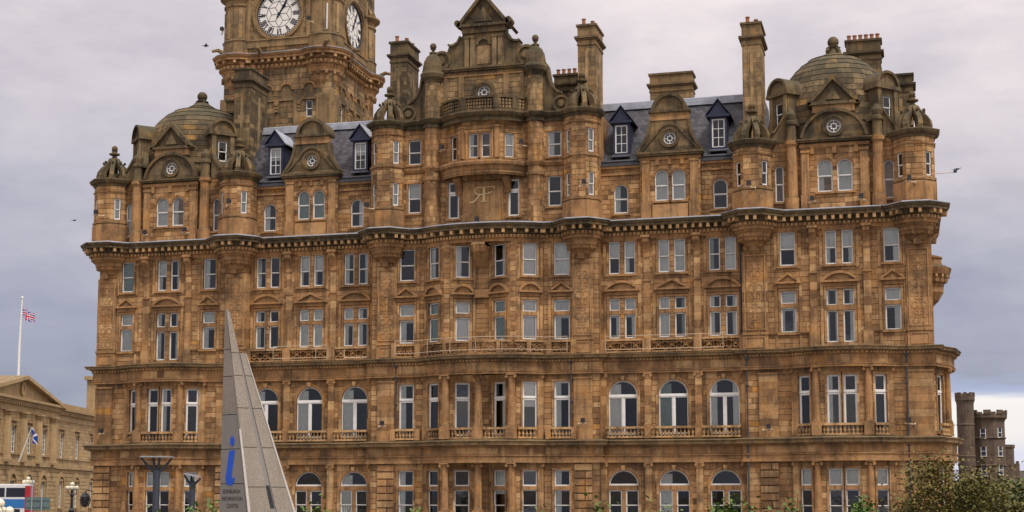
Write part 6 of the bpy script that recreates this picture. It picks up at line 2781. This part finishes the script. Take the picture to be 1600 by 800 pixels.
# ---------------------------------------------------------------- double decker bus
BUS = thing('double_decker_bus', 'white and red double decker bus cut off by the left edge', 'bus', vv(150, -54.5))
F = Fr(*vv(150, -58.4)[:2], YAW + 8)
m = MB()
F.box(m, 0, 9.2, -2.5, 0, -.45, 2.15, 'bus_white', 0)
F.box(m, 0, 9.2, -2.46, -.04, 2.15, 3.1, 'bus_dark', 0)
F.box(m, 0, 9.2, -2.5, 0, 3.1, 3.38, 'bus_white', 0)
F.box(m, .1, 9.1, -2.4, -.1, 3.38, 3.5, 'bus_white', 0)
build('body', m, BUS)
m = MB()
F.box(m, 8.75, 9.24, -2.54, .03, -.4, 3.3, 'bus_red')
F.box(m, 2.1, 8.75, 0, .02, 1.05, 1.95, 'bus_blue')
F.box(m, 6.2, 6.9, 0, .025, 1.05, 3.36, 'bus_red') if False else None
build('livery_panel', m, BUS)
for s in (.4, 2.0, 3.6, 5.2, 6.8):
    m = MB()
    F.box(m, s + .08, s + 1.52, -.045, .0, 2.22, 3.05, 'bus_dark')
    w = build('window', m, BUS)
    m = MB()
    F.box(m, s - .05, s + .08, -.04, .01, 2.15, 3.1, 'bus_white' if s % 3.2 < .5 else 'bus_dark')
    build('pillar', m, w)
    m = MB()
    F.box(m, s + .1, s + 1.5, -.04, .012, -.05, .95, 'bus_dark')
    build('window', m, BUS)
m = MB()
for k in range(5):                          # heads of seats seen through the upper windows
    F.box(m, 1.2 + k * 1.5, 1.6 + k * 1.5, -.9, -.6, 2.3, 2.75, 'bus_blue')
build('seat', m, BUS)
for s in (1.8, 7.2):
    m = MB()
    n = 18
    c = [(s + .48 * cos(2 * pi * k / n), GZ + .48 + .48 * sin(2 * pi * k / n)) for k in range(n)]
    F.slab(m, c, -.25, .03, 'ink')
    build('wheel', m, BUS)

# ---------------------------------------------------------------- birds
def bird(pos, heading, label, s=1.0, up=.5):
    m = MB()
    c, n = cos(heading), sin(heading)

    def q(a, b, z):
        return (pos[0] + (a * c - b * n) * s, pos[1] + (a * n + b * c) * s, pos[2] + z * s)
    ring = [(.0, .02), (.1, .07), (.22, .09), (.34, .06), (.42, .045), (.5, .015)]
    L = []
    for a, r in ring:
        L.append([q(a - .25, r * cos(t), r * sin(t)) for t in [k * pi / 3 for k in range(6)]])
    for A, B in zip(L, L[1:]):
        for k in range(6):
            k2 = (k + 1) % 6
            m.face([A[k], A[k2], B[k2], B[k]], 'ink')
    for sg in (-1, 1):
        m.hexa([q(-.08, sg * .05, .02), q(.1, sg * .05, .02), q(.06, sg * .3, up * .2), q(-.06, sg * .3, up * .2)] +
               [q(-.08, sg * .05, .05), q(.1, sg * .05, .05), q(.06, sg * .3, up * .2 + .02), q(-.06, sg * .3, up * .2 + .02)], 'ink')
        m.hexa([q(.06, sg * .3, up * .2), q(-.06, sg * .3, up * .2), q(-.13, sg * .55, up * .05), q(-.09, sg * .55, up * .05)] +
               [q(.06, sg * .3, up * .2 + .02), q(-.06, sg * .3, up * .2 + .02), q(-.13, sg * .55, up * .05 + .015), q(-.09, sg * .55, up * .05 + .015)], 'ink')
    m.face([q(-.22, -.02, 0), q(-.38, -.06, .01), q(-.38, .06, .01), q(-.22, .02, 0)], 'ink')
    m.face([q(-.22, -.02, -.015), q(-.22, .02, -.015), q(-.38, .06, -.005), q(-.38, -.06, -.005)], 'ink')
    o = build('bird', m)
    tag(o, label, 'bird')


bird((-11.9, 14.5, 40.0), 2.0, 'dark bird flying just right of the clock tower cornice', 1.1)
bird((-29.1, 12.0, 41.9), .4, 'dark bird flying just left of the clock tower cornice', 1.0)
bird((-33.0, -2.0, 23.8), 1.2, 'dark bird flying in the sky left of the corner turret', .6)
bird((33.75, -1.0, 24.22), .9, 'dark bird perched on the lamp arm of the right corner turret', .75, .1)
